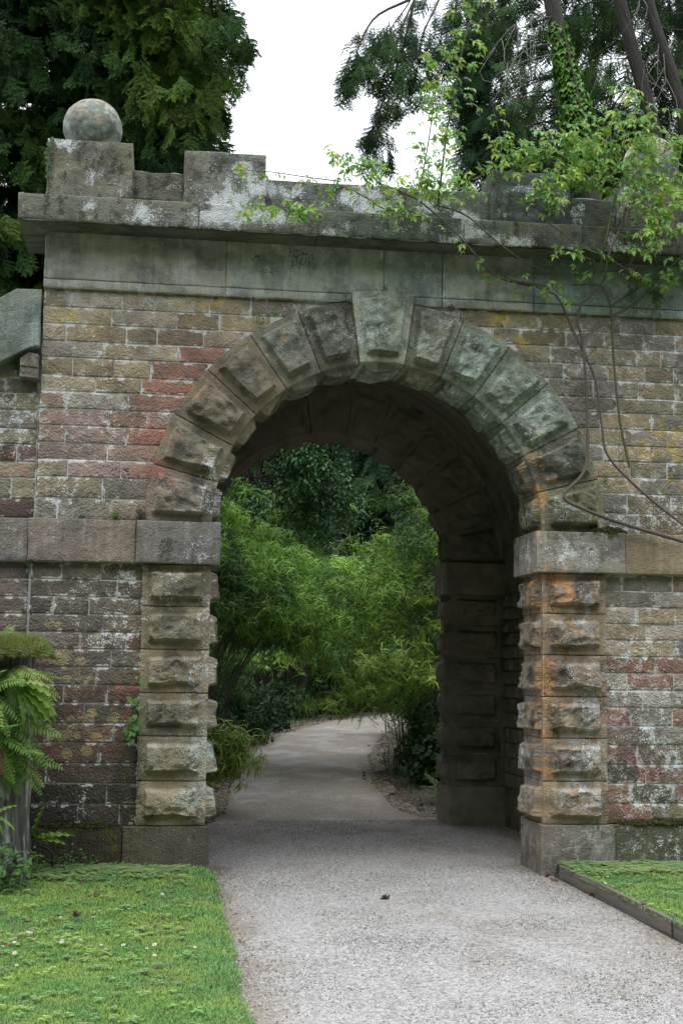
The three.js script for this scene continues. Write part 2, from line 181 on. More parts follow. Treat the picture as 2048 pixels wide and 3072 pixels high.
const BLOB = { // x, y, radius x, radius y, strength
  red: [[-1.5, 3.4, 0.3, 0.16, 0.55], [-1.45, 3.2, 0.25, 0.14, 0.5], [-1.25, 3.9, 0.2, 0.14, 0.36], [-1.35, 3.05, 0.2, 0.1, 0.3], [-1.12, 4.1, 0.12, 0.1, 0.4], [-2.0, 1.5, 0.35, 0.35, 0.3], [-1.7, 1.2, 0.3, 0.3, 0.36], [-1.65, 1.1, 0.12, 0.07, 0.4], [-1.55, 1.65, 0.1, 0.3, 0.3], [-2.1, 1.0, 0.25, 0.3, 0.25], [2.45, 1.3, 0.3, 0.16, 0.4], [2.75, 1.65, 0.2, 0.3, 0.4], [2.5, 0.8, 0.2, 0.16, 0.5], [2.3, 0.62, 0.12, 0.12, 0.4], [2.85, 1.2, 0.15, 0.15, 0.45], [2.0, 0.75, 0.12, 0.2, 0.15], [-2.6, 3.1, 0.25, 0.12, 0.3]],
  yellow: [[2.75, 3.62, 0.28, 0.1, 0.5], [2.62, 3.45, 0.1, 0.1, 0.55], [2.85, 3.42, 0.12, 0.12, 0.6], [1.36, 4.45, 0.1, 0.1, 0.5], [1.45, 4.33, 0.14, 0.06, 0.5], [2.9, 3.2, 0.12, 0.15, 0.4], [2.6, 3.85, 0.12, 0.06, 0.35], [2.55, 2.9, 0.1, 0.06, 0.35], [-2.15, 4.34, 0.09, 0.05, 0.4], [-1.02, 4.5, 0.1, 0.06, 0.35], [2.2, 4.3, 0.1, 0.1, 0.2], [2.95, 0.55, 0.1, 0.2, 0.45]],
  white: [[-2.62, 3.5, 0.22, 0.2, 0.5], [-2.55, 3.35, 0.1, 0.1, 0.5], [-2.85, 2.96, 0.1, 0.1, 0.55], [-2.2, 2.86, 0.05, 0.14, 0.55], [-2.08, 2.9, 0.04, 0.08, 0.5], [-1.03, 2.95, 0.07, 0.17, 0.45], [-1.0, 3.12, 0.03, 0.12, 0.5], [-1.03, 1.9, 0.03, 0.3, 0.42], [-1.1, 1.55, 0.1, 0.12, 0.3], [2.6, 1.1, 0.4, 0.7, 0.32], [2.75, 0.95, 0.12, 0.14, 0.55], [2.45, 1.75, 0.2, 0.2, 0.3], [-1.9, 2.0, 0.4, 0.3, 0.18], [-2.1, 4.1, 0.3, 0.3, 0.13], [-1.9, 3.5, 0.3, 0.4, 0.16], [2.6, 3.2, 0.4, 0.5, 0.13], [2.3, 4.2, 0.5, 0.3, 0.15], [2.5, 0.55, 0.3, 0.12, 0.33], [2.5, 2.85, 0.35, 0.12, 0.38], [2.75, 3.0, 0.2, 0.07, 0.35], [2.05, 1.3, 0.12, 0.45, 0.3], [2.0, 0.75, 0.14, 0.3, 0.34], [-0.95, 5.38, 0.32, 0.16, 0.7], [-0.8, 5.14, 0.5, 0.08, 0.6], [-1.45, 5.12, 0.3, 0.06, 0.45], [-1.75, 5.3, 0.16, 0.1, 0.45], [-1.6, 5.12, 0.25, 0.06, 0.28], [0.5, 5.12, 0.4, 0.08, 0.55], [1.25, 5.1, 0.4, 0.07, 0.58], [0.1, 5.4, 0.5, 0.12, 0.5], [0.9, 5.35, 0.3, 0.1, 0.42], [-2.2, 5.67, 0.12, 0.06, 0.4], [-2.1, 4.4, 0.6, 0.05, 0.1], [-1.65, 2.3, 0.12, 0.07, 0.4], [-1.8, 1.82, 0.2, 0.05, 0.4], [-1.3, 2.2, 0.06, 0.12, 0.36], [1.9, 2.55, 0.2, 0.1, 0.36], [-1.1, 2.55, 0.1, 0.1, 0.34], [-2.7, 2.55, 0.2, 0.1, 0.25], [-2.0, 0.58, 0.12, 0.08, 0.3], [2.2, 0.32, 0.5, 0.1, 0.16], [0.86, 4.45, 0.08, 0.1, 0.32], [-0.5, 4.25, 0.1, 0.2, 0.2], [0.1, 4.3, 0.05, 0.3, 0.3]],
  black: [[-1.9, 2.98, 0.14, 0.12, 0.4], [-1.7, 3.0, 0.1, 0.12, 0.4], [-1.6, 0.76, 0.1, 0.24, 1.15], [-1.55, 1.0, 0.04, 0.14, 0.9], [-1.9, 0.5, 0.45, 0.1, 0.42], [-1.9, 0.2, 0.5, 0.16, 0.3], [-1.28, 1.57, 0.14, 0.07, 0.7], [-1.3, 1.27, 0.12, 0.05, 0.55], [-1.2, 1.9, 0.16, 0.06, 0.5], [-1.25, 0.92, 0.15, 0.03, 0.4], [-1.4, 3.02, 0.1, 0.05, 0.4], [-1.25, 3.32, 0.14, 0.05, 0.4], [1.80, 1.90, 0.1, 0.06, 0.95], [1.90, 1.82, 0.09, 0.045, 0.95], [1.66, 1.9, 0.05, 0.1, 0.5], [1.62, 1.25, 0.04, 0.12, 0.6], [1.735, 1.97, 0.03, 0.12, 0.6], [1.84, 1.57, 0.08, 0.07, 0.95], [1.78, 1.62, 0.03, 0.06, 0.7], [1.775, 1.22, 0.05, 0.13, 0.95], [1.735, 2.25, 0.035, 0.1, 0.6], [1.85, 0.85, 0.1, 0.05, 0.6], [1.9, 0.6, 0.14, 0.05, 0.6], [1.69, 1.55, 0.012, 0.3, 0.5], [1.9, 0.85, 0.15, 0.07, 0.25], [2.0, 0.5, 0.15, 0.05, 0.25], [2.75, 0.85, 0.25, 0.45, 0.42], [2.5, 1.25, 0.14, 0.08, 0.5], [2.4, 4.45, 0.4, 0.12, 0.36], [2.05, 4.0, 0.2, 0.25, 0.36], [2.8, 1.32, 0.2, 0.06, 0.42], [-1.35, 2.5, 0.1, 0.13, 0.45], [-0.4, 4.9, 0.25, 0.1, 0.4], [-1.4, 5.12, 0.2, 0.07, 0.42], [-2.0, 5.1, 0.15, 0.06, 0.3], [-0.2, 5.12, 0.3, 0.06, 0.3], [0.9, 5.15, 0.3, 0.08, 0.3], [-0.88, 5.33, 0.05, 0.07, 0.6], [0.5, 5.42, 0.4, 0.08, 0.3], [2.0, 5.15, 0.5, 0.1, 0.32], [1.95, 3.3, 0.06, 0.5, 0.36], [1.95, 3.75, 0.12, 0.2, 0.32], [2.1, 4.45, 0.6, 0.06, 0.16], [-0.2, 4.38, 0.12, 0.12, 0.3], [0.0, 4.2, 0.1, 0.1, 0.25], [0.9, 4.1, 0.12, 0.1, 0.3], [1.7, 0.08, 0.08, 0.08, 0.4], [2.5, 0.2, 0.4, 0.2, 0.22], [-1.35, 2.9, 0.1, 0.05, 0.2], [2.05, 3.2, 0.1, 0.1, 0.25], [-0.5, 3.7, 0.08, 0.12, 0.2]],
  orange: [[1.73, 1.75, 0.09, 0.8, 0.5], [1.71, 1.0, 0.05, 0.6, 0.5], [1.8, 2.25, 0.12, 0.14, 0.55], [1.82, 1.75, 0.1, 0.12, 0.5], [1.93, 1.94, 0.12, 0.08, 0.45], [1.8, 1.3, 0.08, 0.16, 0.36], [1.66, 2.95, 0.07, 0.3, 0.6], [1.72, 3.2, 0.1, 0.08, 0.4], [0.1, 4.25, 0.04, 0.25, 0.32], [-0.45, 4.15, 0.04, 0.2, 0.3], [1.6, 3.35, 0.06, 0.15, 0.4]],
  pale: [[-1.05, 1.0, 0.12, 0.25, 0.5], [-1.1, 0.6, 0.12, 0.12, 0.55], [-1.1, 1.25, 0.08, 0.15, 0.36], [0.35, 4.35, 0.3, 0.25, 0.5], [0.85, 4.3, 0.2, 0.2, 0.36], [1.2, 4.1, 0.25, 0.25, 0.52], [1.5, 3.8, 0.25, 0.25, 0.52], [1.7, 3.55, 0.2, 0.2, 0.42], [1.8, 2.95, 0.12, 0.12, 0.42], [1.85, 3.3, 0.1, 0.1, 0.36], [-0.3, 4.3, 0.15, 0.15, 0.42], [0.0, 4.25, 0.12, 0.1, 0.25], [-1.9, 4.8, 0.6, 0.16, 0.36], [-0.3, 4.75, 0.5, 0.14, 0.36], [0.6, 4.8, 0.3, 0.2, 0.4], [1.2, 4.8, 0.5, 0.15, 0.36], [2.4, 4.75, 0.6, 0.2, 0.36], [1.9, 0.86, 0.12, 0.1, 0.3], [-1.65, 4.48, 0.5, 0.06, 0.36], [-1.8, 4.35, 0.15, 0.05, 0.3]],
  green: [[-1.6, 4.8, 0.6, 0.2, 0.25], [0.5, 4.75, 0.6, 0.2, 0.36], [2.4, 4.75, 0.7, 0.25, 0.45], [1.5, 5.5, 0.4, 0.25, 0.3], [2.6, 0.25, 0.3, 0.16, 0.3], [1.6, 4.0, 0.3, 0.3, 0.2]],
  moss: [[-1.9, 0.38, 0.5, 0.035, 0.5], [-1.65, 0.3, 0.1, 0.12, 0.36], [2.6, 0.41, 0.5, 0.03, 0.6], [1.97, 3.02, 0.1, 0.1, 0.5], [2.09, 2.85, 0.05, 0.2, 0.62], [2.15, 2.72, 0.14, 0.05, 0.6], [-1.58, 0.95, 0.04, 0.2, 0.4], [-1.65, 5.25, 0.3, 0.03, 0.4], [2.1, 5.25, 0.25, 0.04, 0.4], [-2.2, 0.15, 0.3, 0.2, 0.2]],
  tan: [[-1.97, 1.5, 0.06, 0.05, 0.5], [-1.88, 1.27, 0.05, 0.05, 0.55], [-1.7, 1.22, 0.05, 0.04, 0.5], [-2.02, 1.15, 0.05, 0.04, 0.5], [-2.1, 1.7, 0.08, 0.08, 0.45], [-2.2, 1.92, 0.04, 0.04, 0.5], [-1.85, 1.4, 0.05, 0.04, 0.42], [-1.78, 1.06, 0.05, 0.05, 0.45], [-2.1, 1.05, 0.1, 0.06, 0.4], [-1.5, 0.55, 0.1, 0.2, 0.2], [-1.3, 0.55, 0.12, 0.1, 0.36]],
  grey: [[2.04, 1.3, 0.18, 0.8, 0.68], [2.08, 2.2, 0.12, 0.12, 0.5], [1.98, 2.55, 0.22, 0.14, 0.5], [2.6, 4.3, 0.5, 0.2, 0.36], [-2.1, 4.5, 0.2, 0.08, 0.45], [-1.6, 4.48, 0.25, 0.06, 0.45], [1.98, 0.85, 0.16, 0.4, 0.5], [-1.02, 1.5, 0.06, 0.6, 0.42], [-1.08, 0.6, 0.12, 0.16, 0.6], [-1.08, 0.98, 0.12, 0.2, 0.55], [2.55, 1.6, 0.4, 0.5, 0.2]],
};
const FG = 220, FIELD = {};
for (const k in BLOB) { const f = new Float32Array(FG * FG); for (const [x, y, rx, ry, s] of BLOB[k]) for (let j = 0; j < FG; j++) for (let i = 0; i < FG; i++) { const dx = (MX0 + i / (FG - 1) * MS - x) / rx, dy = (MY0 + j / (FG - 1) * MS - y) / ry, d = dx * dx + dy * dy; if (d < 9) f[j * FG + i] = Math.max(f[j * FG + i], s * Math.exp(-d * 0.6)); } FIELD[k] = f; }
const field = (k, x, y) => { const u = (x - MX0) / MS * (FG - 1), v = (y - MY0) / MS * (FG - 1), i = u | 0, j = v | 0, a = u - i, b = v - j, f = FIELD[k], q = j * FG + i; return (f[q] * (1 - a) + f[q + 1] * a) * (1 - b) + (f[q + FG] * (1 - a) + f[q + FG + 1] * a) * b; };
const DISC = [[-1.97, 1.63, 0.05], [-1.9, 1.5, 0.025], [-1.84, 1.49, 0.03], [-2.07, 1.5, 0.03], [-1.87, 1.24, 0.042], [-1.72, 1.19, 0.035], [-2.02, 1.19, 0.035], [-1.94, 1.19, 0.04], [-1.98, 1.07, 0.03], [-1.85, 1.07, 0.035], [-2.08, 1.07, 0.05], [-2.16, 1.07, 0.04], [-2.14, 1.92, 0.024], [-1.85, 1.83, 0.03], [-2.12, 1.66, 0.07], [-1.9, 0.96, 0.05], [-2.05, 0.93, 0.05]];
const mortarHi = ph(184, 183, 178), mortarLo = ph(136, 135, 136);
const bumpData = new Uint8Array(N * N);
const stoneMap = tex(N, N, (i, j, o) => {
  const x = MX0 + (i + 0.5) / N * MS, y = MY0 + (j + 0.5) / N * MS, id = IDM[j * N + i], b = id >= 0 ? blocks[id] : null;
  const n1 = fbm(x * 5 + 3, y * 5, 4), n2 = fbm(x * 22, y * 22 + 7, 3), n3 = noise(x * 120 + y * 62, y * 120 - x * 62), n4 = noise(x * 231 - y * 118 + 5, y * 231 + x * 118), nw = fbm(x * 15 + 77, y * 15 + 3, 3), streak = fbm(x * 38, y * 4, 3);
  let r, g, bl, h;
  if (!b) {
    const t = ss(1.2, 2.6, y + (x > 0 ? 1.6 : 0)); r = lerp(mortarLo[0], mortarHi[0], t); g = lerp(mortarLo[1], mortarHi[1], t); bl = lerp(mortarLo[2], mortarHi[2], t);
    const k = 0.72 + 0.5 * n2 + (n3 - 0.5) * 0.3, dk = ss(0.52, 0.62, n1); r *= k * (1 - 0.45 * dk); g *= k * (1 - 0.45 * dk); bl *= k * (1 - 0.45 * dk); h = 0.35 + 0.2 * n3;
  } else {
    const m = fbm(x * 7 + b.seed, y * 9 + b.seed * 0.7, 4), k = 0.80 + (m - 0.5) * 0.75 + (n2 - 0.5) * 0.38 + (n3 - 0.5) * 0.26 + (n4 - 0.5) * 0.16 + 0.16;
    r = b.c[0] * k * (1 + (n1 - 0.5) * 0.12); g = b.c[1] * k; bl = b.c[2] * k * (1 - (n1 - 0.5) * 0.22); h = 0.5 + (n2 - 0.5) * 0.5 + (n3 - 0.5) * 0.35 + (n4 - 0.5) * 0.18;
    if (b.kind === 'brick') { // chiselled face
      const ca = Math.cos(b.ang), sa = Math.sin(b.ang), X = x - (b.x0 + b.x1) / 2, Y = y - b.y0, rad = Math.hypot(X * 0.7, Y + 0.05);
      const tool = (noise((X * ca + Y * sa) * 34 + b.seed, (Y * ca - X * sa) * 105 + rad * 25) - 0.5) * 0.6 + (noise(X * 75 + b.seed, Y * 95) - 0.5) * 0.6; h += tool * 0.5; const q = 1 + tool * 0.16; r *= q; g *= q; bl *= q;
      const e = Math.min(x - b.x0, b.x1 - x, y - b.y0, b.y1 - y); const en = 0.004 + 0.02 * ss(0.4, 0.7, n2); if (e < en) { const w = 0.75 * ss(0.38, 0.55, nw); r = lerp(r, mortarHi[0], w); g = lerp(g, mortarHi[1], w); bl = lerp(bl, mortarHi[2], w); }
    } else if (b.kind === 'frieze' || b.kind === 'merlon' || b.kind === 'dressed') { const t = noise(x * 110, y * 5) - 0.5; h += t * 0.3; const q = 1 + t * 0.1 + (streak - 0.5) * 0.6; r *= q; g *= q; bl *= q; }
    else if (b.kind === 'cornice') { const q = 1 + (streak - 0.5) * 0.4; r *= q; g *= q; bl *= q; }
    else { // tooled pale margin round a rougher, more weathered face
      let e; if (b.kind === 'pier') e = Math.min(x - b.x0, b.x1 - x, y - b.y0, b.y1 - y); else { const X = x - CX, Y = y - CYS, rr = Math.hypot(X, Y), a = Math.atan2(Y, X); e = Math.min((a - b.a0) * rr, (b.a1 - a) * rr, rr - RI, (b.key ? 1.94 : RO) - rr); }
      const inn = ss(0.045, 0.075, e + (n2 - 0.5) * 0.03), q = lerp(1.06, 0.8 + (fbm(x * 14 + b.seed, y * 14, 4) - 0.42) * 1.0, inn); r *= q * lerp(1.05, 1, inn); g *= q; bl *= q * lerp(0.93, 0.99, inn); h += inn * ((n1 - 0.5) * 0.5 + (fbm(x * 30, y * 30, 3) - 0.5) * 0.8);
    }
  }
  const put = (k, f, amt, nz, soft = 0.08, gr = 0.35) => { if (f <= 0.005 && nz < 0.5) return; const w = ss(0.53 - soft, 0.53 + soft, f + (nz - 0.5) * 1.7 + ((n3 - 0.5) * 0.6 + (n4 - 0.5) * 0.55) * gr) * amt * ss(0.02, 0.1, f); if (w <= 0) return; const c = STAIN[k], q = 0.8 + n2 * 0.4; r = lerp(r, c[0] * q, w); g = lerp(g, c[1] * q, w); bl = lerp(bl, c[2] * q, w); h += w * 0.08 * (k === 'moss' || k === 'pale' ? 2 : 0.3); };
  const na = n1 * 0.35 + n2 * 0.5 + n3 * 0.15, nb = fbm(x * 9 + 40, y * 9 + 11, 4), nc = n2 * 0.55 + n3 * 0.45, nd = fbm(x * 18 + 9, y * 14 + 71, 4), dress = b && (b.kind === 'cornice' || b.kind === 'merlon');
  const big = b && (b.kind === 'vous' || b.kind === 'pier'), blot = fbm(x * 5.5 + 140, y * 5.5 + 20, 5);
  if (b && b.kind !== 'brick') { // old soot and algae that mottle the dressed and quarried stone
    const w = ss(0.5, 0.62, blot + (n3 - 0.5) * 0.1) * (big ? 0.5 : 0.36), w2 = ss(0.5, 0.62, fbm(x * 4 + 9, y * 6 + 210, 5) + (n4 - 0.5) * 0.1) * 0.35; const c = STAIN.black, c2 = [b.c[0] * 1.3, b.c[1] * 1.2, b.c[2] * 1.05];
    r = lerp(r, c[0] * 1.5, w); g = lerp(g, c[1] * 1.5, w); bl = lerp(bl, c[2] * 1.5, w); r = lerp(r, c2[0], w2); g = lerp(g, c2[1], w2); bl = lerp(bl, c2[2], w2);
  } else if (b) { const w = ss(0.54, 0.68, blot + (n3 - 0.5) * 0.12) * 0.3; r = lerp(r, STAIN.black[0] * 2, w); g = lerp(g, STAIN.black[1] * 2, w); bl = lerp(bl, STAIN.black[2] * 2, w); }
  put('green', field('green', x, y), 0.5, nb, 0.16); put('grey', field('grey', x, y), 0.6, nd, 0.14, 0.7);
  put('red', field('red', x, y), b ? 0.62 : 0.3, nb * 0.5 + n2 * 0.5, 0.2); put('orange', field('orange', x, y), 0.75, nb * 0.6 + n2 * 0.4, 0.2); put('tan', field('tan', x, y), 0.6, nc, 0.12);
  put('pale', field('pale', x, y), 0.68, na, 0.13, 0.8); put('yellow', field('yellow', x, y), 0.65, nd, 0.18, 0.6);
  put('black', Math.max(field('black', x, y), dress ? 0.33 : 0), 0.75, dress ? nd * 0.7 + streak * 0.3 : nb * 0.5 + nc * 0.5, 0.1, 0.6);
  put('white', Math.max(field('white', x, y), dress ? 0.2 : b ? 0.03 : 0), 0.72, dress ? fbm(x * 6 + 5, y * 7 + 40, 5) * 0.85 + streak * 0.15 : na, 0.1, dress ? 0.5 : 0.8);
  put('moss', field('moss', x, y), 0.9, nd, 0.08);
  if (b && b.kind === 'brick' && x < -1.4 && y < 2.3) for (const [X, Y, R] of DISC) { const dd = Math.hypot(x - X, (y - Y) * 1.1) / R + (n2 - 0.5) * 0.7; if (dd < 1.1) { const w = ss(1.1, 0.75, dd) * 0.62 * (0.6 + n3 * 0.6); r = lerp(r, STAIN.tan[0] * 0.82, w); g = lerp(g, STAIN.tan[1] * 0.82, w); bl = lerp(bl, STAIN.tan[2] * 0.82, w); } }
  // small round lichen specks
  { const gx = Math.floor(x * 42), gy = Math.floor(y * 42), q = LAT[((gy * 37 + 11) & 255) << 8 | ((gx * 91 + gy) & 255)], fx = x * 42 - gx - 0.5, fy = y * 42 - gy - 0.5; const dens = 0.008 + 0.5 * field('white', x, y) * nw; if (q < dens && fx * fx + fy * fy < 0.015 + q * 0.35) { const w = 0.7; r = lerp(r, STAIN.white[0], w); g = lerp(g, STAIN.white[1], w); bl = lerp(bl, STAIN.white[2], w); } }
  bumpData[j * N + i] = cl(h) * 255; o[0] = enc(r); o[1] = enc(g); o[2] = enc(bl);
}, { wrap: false });
const stoneBump = tex(N, N, (i, j, o) => { o[0] = o[1] = o[2] = bumpData[j * N + i]; }, { srgb: false, wrap: false });
const M = {};
M.stone = new THREE.MeshStandardMaterial({ map: stoneMap, bumpMap: stoneBump, bumpScale: 0.012, roughness: 0.93 });
// a tile of plain stone for sides, the passage and the rear arch: 2 m
const tileN = 1024, wrapf = (f, x, y, per) => { const u = x / per, v = y / per; return (f(x, y) * (1 - u) * (1 - v) + f(x - per, y) * u * (1 - v) + f(x, y - per) * (1 - u) * v + f(x - per, y - per) * u * v); };
function tile(fn, n = tileN, per = 2, srgb = true) { return tex(n, n, (i, j, o) => fn((i + 0.5) / n * per, (j + 0.5) / n * per, o, per), { srgb }); }
const sideMap = tile((x, y, o, p) => { const a = wrapf((u, v) => fbm(u * 6 + 50, v * 6 + 50, 5), x, y, p), c = wrapf((u, v) => fbm(u * 30 + 90, v * 30 + 50, 3), x, y, p), k = 0.45 + (a - 0.5) * 0.9 + (c - 0.5) * 0.5; o[0] = enc(k); o[1] = enc(k * 0.99); o[2] = enc(k * 0.93); });
const sideBump = tile((x, y, o, p) => { const c = wrapf((u, v) => fbm(u * 24 + 90, v * 24 + 50, 4), x, y, p); o[0] = o[1] = o[2] = cl(0.5 + (c - 0.5) * 1.6) * 255; }, 512, 2, false);
const side = (c) => new THREE.MeshStandardMaterial({ map: sideMap, bumpMap: sideBump, bumpScale: 0.012, roughness: 0.95, color: new THREE.Color().setRGB(...c) });
M.dark = side([0.45, 0.43, 0.35]); M.vault = side([0.45, 0.43, 0.35]); M.rear = side([0.47, 0.45, 0.36]);

// ───────────────────────────── the archway ─────────────────────────────
function block(gb, x0, x1, y0, y1, z0, z1, { nx = 5, ny = 3, ch = 0.005, amp = 0.003, boss, seed = 1, wob = 0.002, sides = true } = {}) {
  const xs = boss ? bossSteps(x1 - x0, 0.062, 20).map((u) => x0 + u * (x1 - x0)) : [x0, x0 + ch, ...steps(nx, x0 + ch, x1 - ch).slice(1, -1), x1 - ch, x1], ys = boss ? bossSteps(y1 - y0, 0.062, 10).map((u) => y0 + u * (y1 - y0)) : [y0, y0 + ch, ...steps(ny, y0 + ch, y1 - ch).slice(1, -1), y1 - ch, y1];
  const ed = (x, y) => x === x0 || x === x1 || y === y0 || y === y1, wx = (x, y) => (x === x0 || x === x1) ? (noise(y * 14 + seed, x * 3 + 5) - 0.5) * 2 * wob : 0, wy = (x, y) => (y === y0 || y === y1) ? (noise(x * 11 + seed, y * 3) - 0.5) * 2 * wob : 0;
  gb.grid(xs, ys, (x, y) => { const e = ed(x, y), X = x + wx(x, y), Y = y + wy(x, y); return [X, Y, z1 + (e ? -ch : (fbm(x * 9 + seed, y * 9, 3) - 0.5) * 2 * amp + (boss ? boss(x, y) : 0))]; });
  if (!sides) return;
  const d = z1 - z0, w = Math.min(d, (x1 - x0) * 0.9), hgt = Math.min(d, (y1 - y0) * 0.9), U = (x) => (x - MX0) / MS, V = (y) => (y - MY0) / MS;
  const strip = (pts, flip, uvb) => { const b = gb.p.length / 3; pts.forEach(([x, y]) => { const X = x + wx(x, y), Y = y + wy(x, y); gb.v(X, Y, z1 - ch); gb.v(X, Y, z0, ...uvb(x, y)); }); for (let k = 0; k + 1 < pts.length; k++) { const q = b + k * 2; flip ? gb.quad(q, q + 2, q + 3, q + 1) : gb.quad(q, q + 1, q + 3, q + 2); } };
  strip(ys.map((y) => [x0, y]), true, (x, y) => [U(x + w), V(y)]); strip(ys.map((y) => [x1, y]), false, (x, y) => [U(x - w), V(y)]);
  strip(xs.map((x) => [x, y0]), false, (x, y) => [U(x), V(y + hgt)]); strip(xs.map((x) => [x, y1]), true, (x, y) => [U(x), V(y - hgt)]);
}
const rockH = (a, b, w, h, mg, H, seed) => { // height of a quarry-faced boss, a and b in metres from its lower corner
  const j1 = fbm(a * 8 + seed, b * 8, 3) - 0.5, j2 = noise(a * 42 + seed, b * 42) - 0.5, lowE = (fbm(a * 6 + seed * 3, 2, 2) - 0.35) * 0.045, rn = (k) => LAT[((seed * 97.3) | 0) * 7 + k * 13 & 65535];
  const wob = j1 * 0.022 + j2 * 0.007, sides = Math.min(a - mg, w - mg - a) + wob, lo = b - mg - Math.max(0, lowE) + wob, hi = h - mg - b + wob, e = Math.min(sides, lo, hi); if (e <= 0) return (noise(a * 50, b * 50) - 0.5) * 0.002;
  const U = a / w - 0.5, W = b / h - 0.5; let pl = 1.05 - 0.35 * W + (rn(1) - 0.5) * 0.4 * U; // split planes: three flat cuts meet in edges
  pl = Math.min(pl, 0.98 + (rn(2) - 0.5) * 2.2 * U + (rn(3) - 0.75) * 1.1 * W, 1.02 + (rn(4) - 0.5) * 1.6 * U - rn(5) * 1.2 * W);
  const t = Math.min(cl(sides / 0.016), cl(lo / 0.012), cl(hi / 0.02)), f1 = fbm(a * 5 + seed, b * 6 + seed, 2) - 0.5, f2 = fbm(a * 19 + seed, b * 19, 3) - 0.5, chip = ss(0.56, 0.66, fbm(a * 9 + seed * 5, b * 11, 3));
  return Math.pow(t, 0.6) * (H * cl(pl + f1 * 0.45, 0.45, 1.25) + f2 * 0.02 - chip * 0.016);
};
// grid lines crowded where a boss rises from its margin (w metres wide, margin mg)
const bossSteps = (w, mg, n) => { const o = [0, 0.006, mg * 0.5, mg - 0.018]; for (let k = 1; k < 9; k++) o.push(mg - 0.018 + k * 0.0065); const a = mg + 0.034, L = [...o.slice(1), ...steps(n, a, w - a).slice(1, -1), ...o.slice(1).map((x) => w - x).reverse()]; return [0, ...L, w].map((x) => x / w); };
const arch = thing('stone_archway', 'weathered sandstone garden archway with rock-faced arch stones, battlemented parapet and stone balls', 'archway');
// body behind the facing: what shows between the stones is its mortar
function archShape(xl, xr, top, half, R) {
  const s = new THREE.Shape(); s.moveTo(xl, -0.3); s.lineTo(CX - half, -0.3); s.lineTo(CX - half, CYS);
  for (let k = 1; k <= 48; k++) { const a = Math.PI - k / 48 * Math.PI; s.lineTo(CX + R * Math.cos(a), CYS + R * Math.sin(a)); }
  s.lineTo(CX + half, -0.3); s.lineTo(xr, -0.3); s.lineTo(xr, top); s.lineTo(xl, top); s.closePath(); return s;
}
function extrudeBody(shape, z0, z1, name, mat, planar) {
  const g = new THREE.ExtrudeGeometry(shape, { depth: z1 - z0, bevelEnabled: false, steps: 1 }); g.translate(0, 0, z0);
  const p = g.attributes.position, n = g.attributes.normal, uv = g.attributes.uv;
  for (let i = 0; i < p.count; i++) { const x = p.getX(i), y = p.getY(i), z = p.getZ(i); if (planar) uv.setXY(i, (x - MX0) / MS, (y - MY0) / MS); else Math.abs(n.getZ(i)) > 0.5 ? uv.setXY(i, x / 2, y / 2) : uv.setXY(i, z / 2, (y + x * 0.5) / 2); }
  const m = new THREE.Mesh(g, mat); m.name = numbered(name); m.castShadow = m.receiveShadow = true; arch.add(m); return m;
}
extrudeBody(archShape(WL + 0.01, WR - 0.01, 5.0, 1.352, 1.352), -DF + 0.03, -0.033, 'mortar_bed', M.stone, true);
extrudeBody(archShape(WL + 0.01, WR - 0.01, 5.0, 1.90, 1.90), ZR + 0.0, -DF + 0.028, 'passage_vault', M.vault);
extrudeBody(archShape(WL + 0.01, WR - 0.01, 5.0, 1.352, 1.352), ZR - DF + 0.03, ZR - 0.002, 'rear_wall', M.dark);
{ const g = new GB(); block(g, WL + 0.02, WR - 0.02, 5.002, 5.2, -3.9, -0.3, { nx: 8, ny: 2 }); g.mesh('roof_slab', M.dark, arch); }
for (const b of bricks) { const g = new GB(), gap = 0.0058; const rr = rng(b.id + 9); block(g, b.x0 + gap, b.x1 - gap, b.y0 + gap, b.y1 - gap, -0.06, -0.024 + (rr() - 0.5) * 0.008, { nx: 6, ny: 3, ch: 0.006, amp: 0.0045, seed: b.seed, wob: 0.003 }); g.mesh('brick', M.stone, arch); }
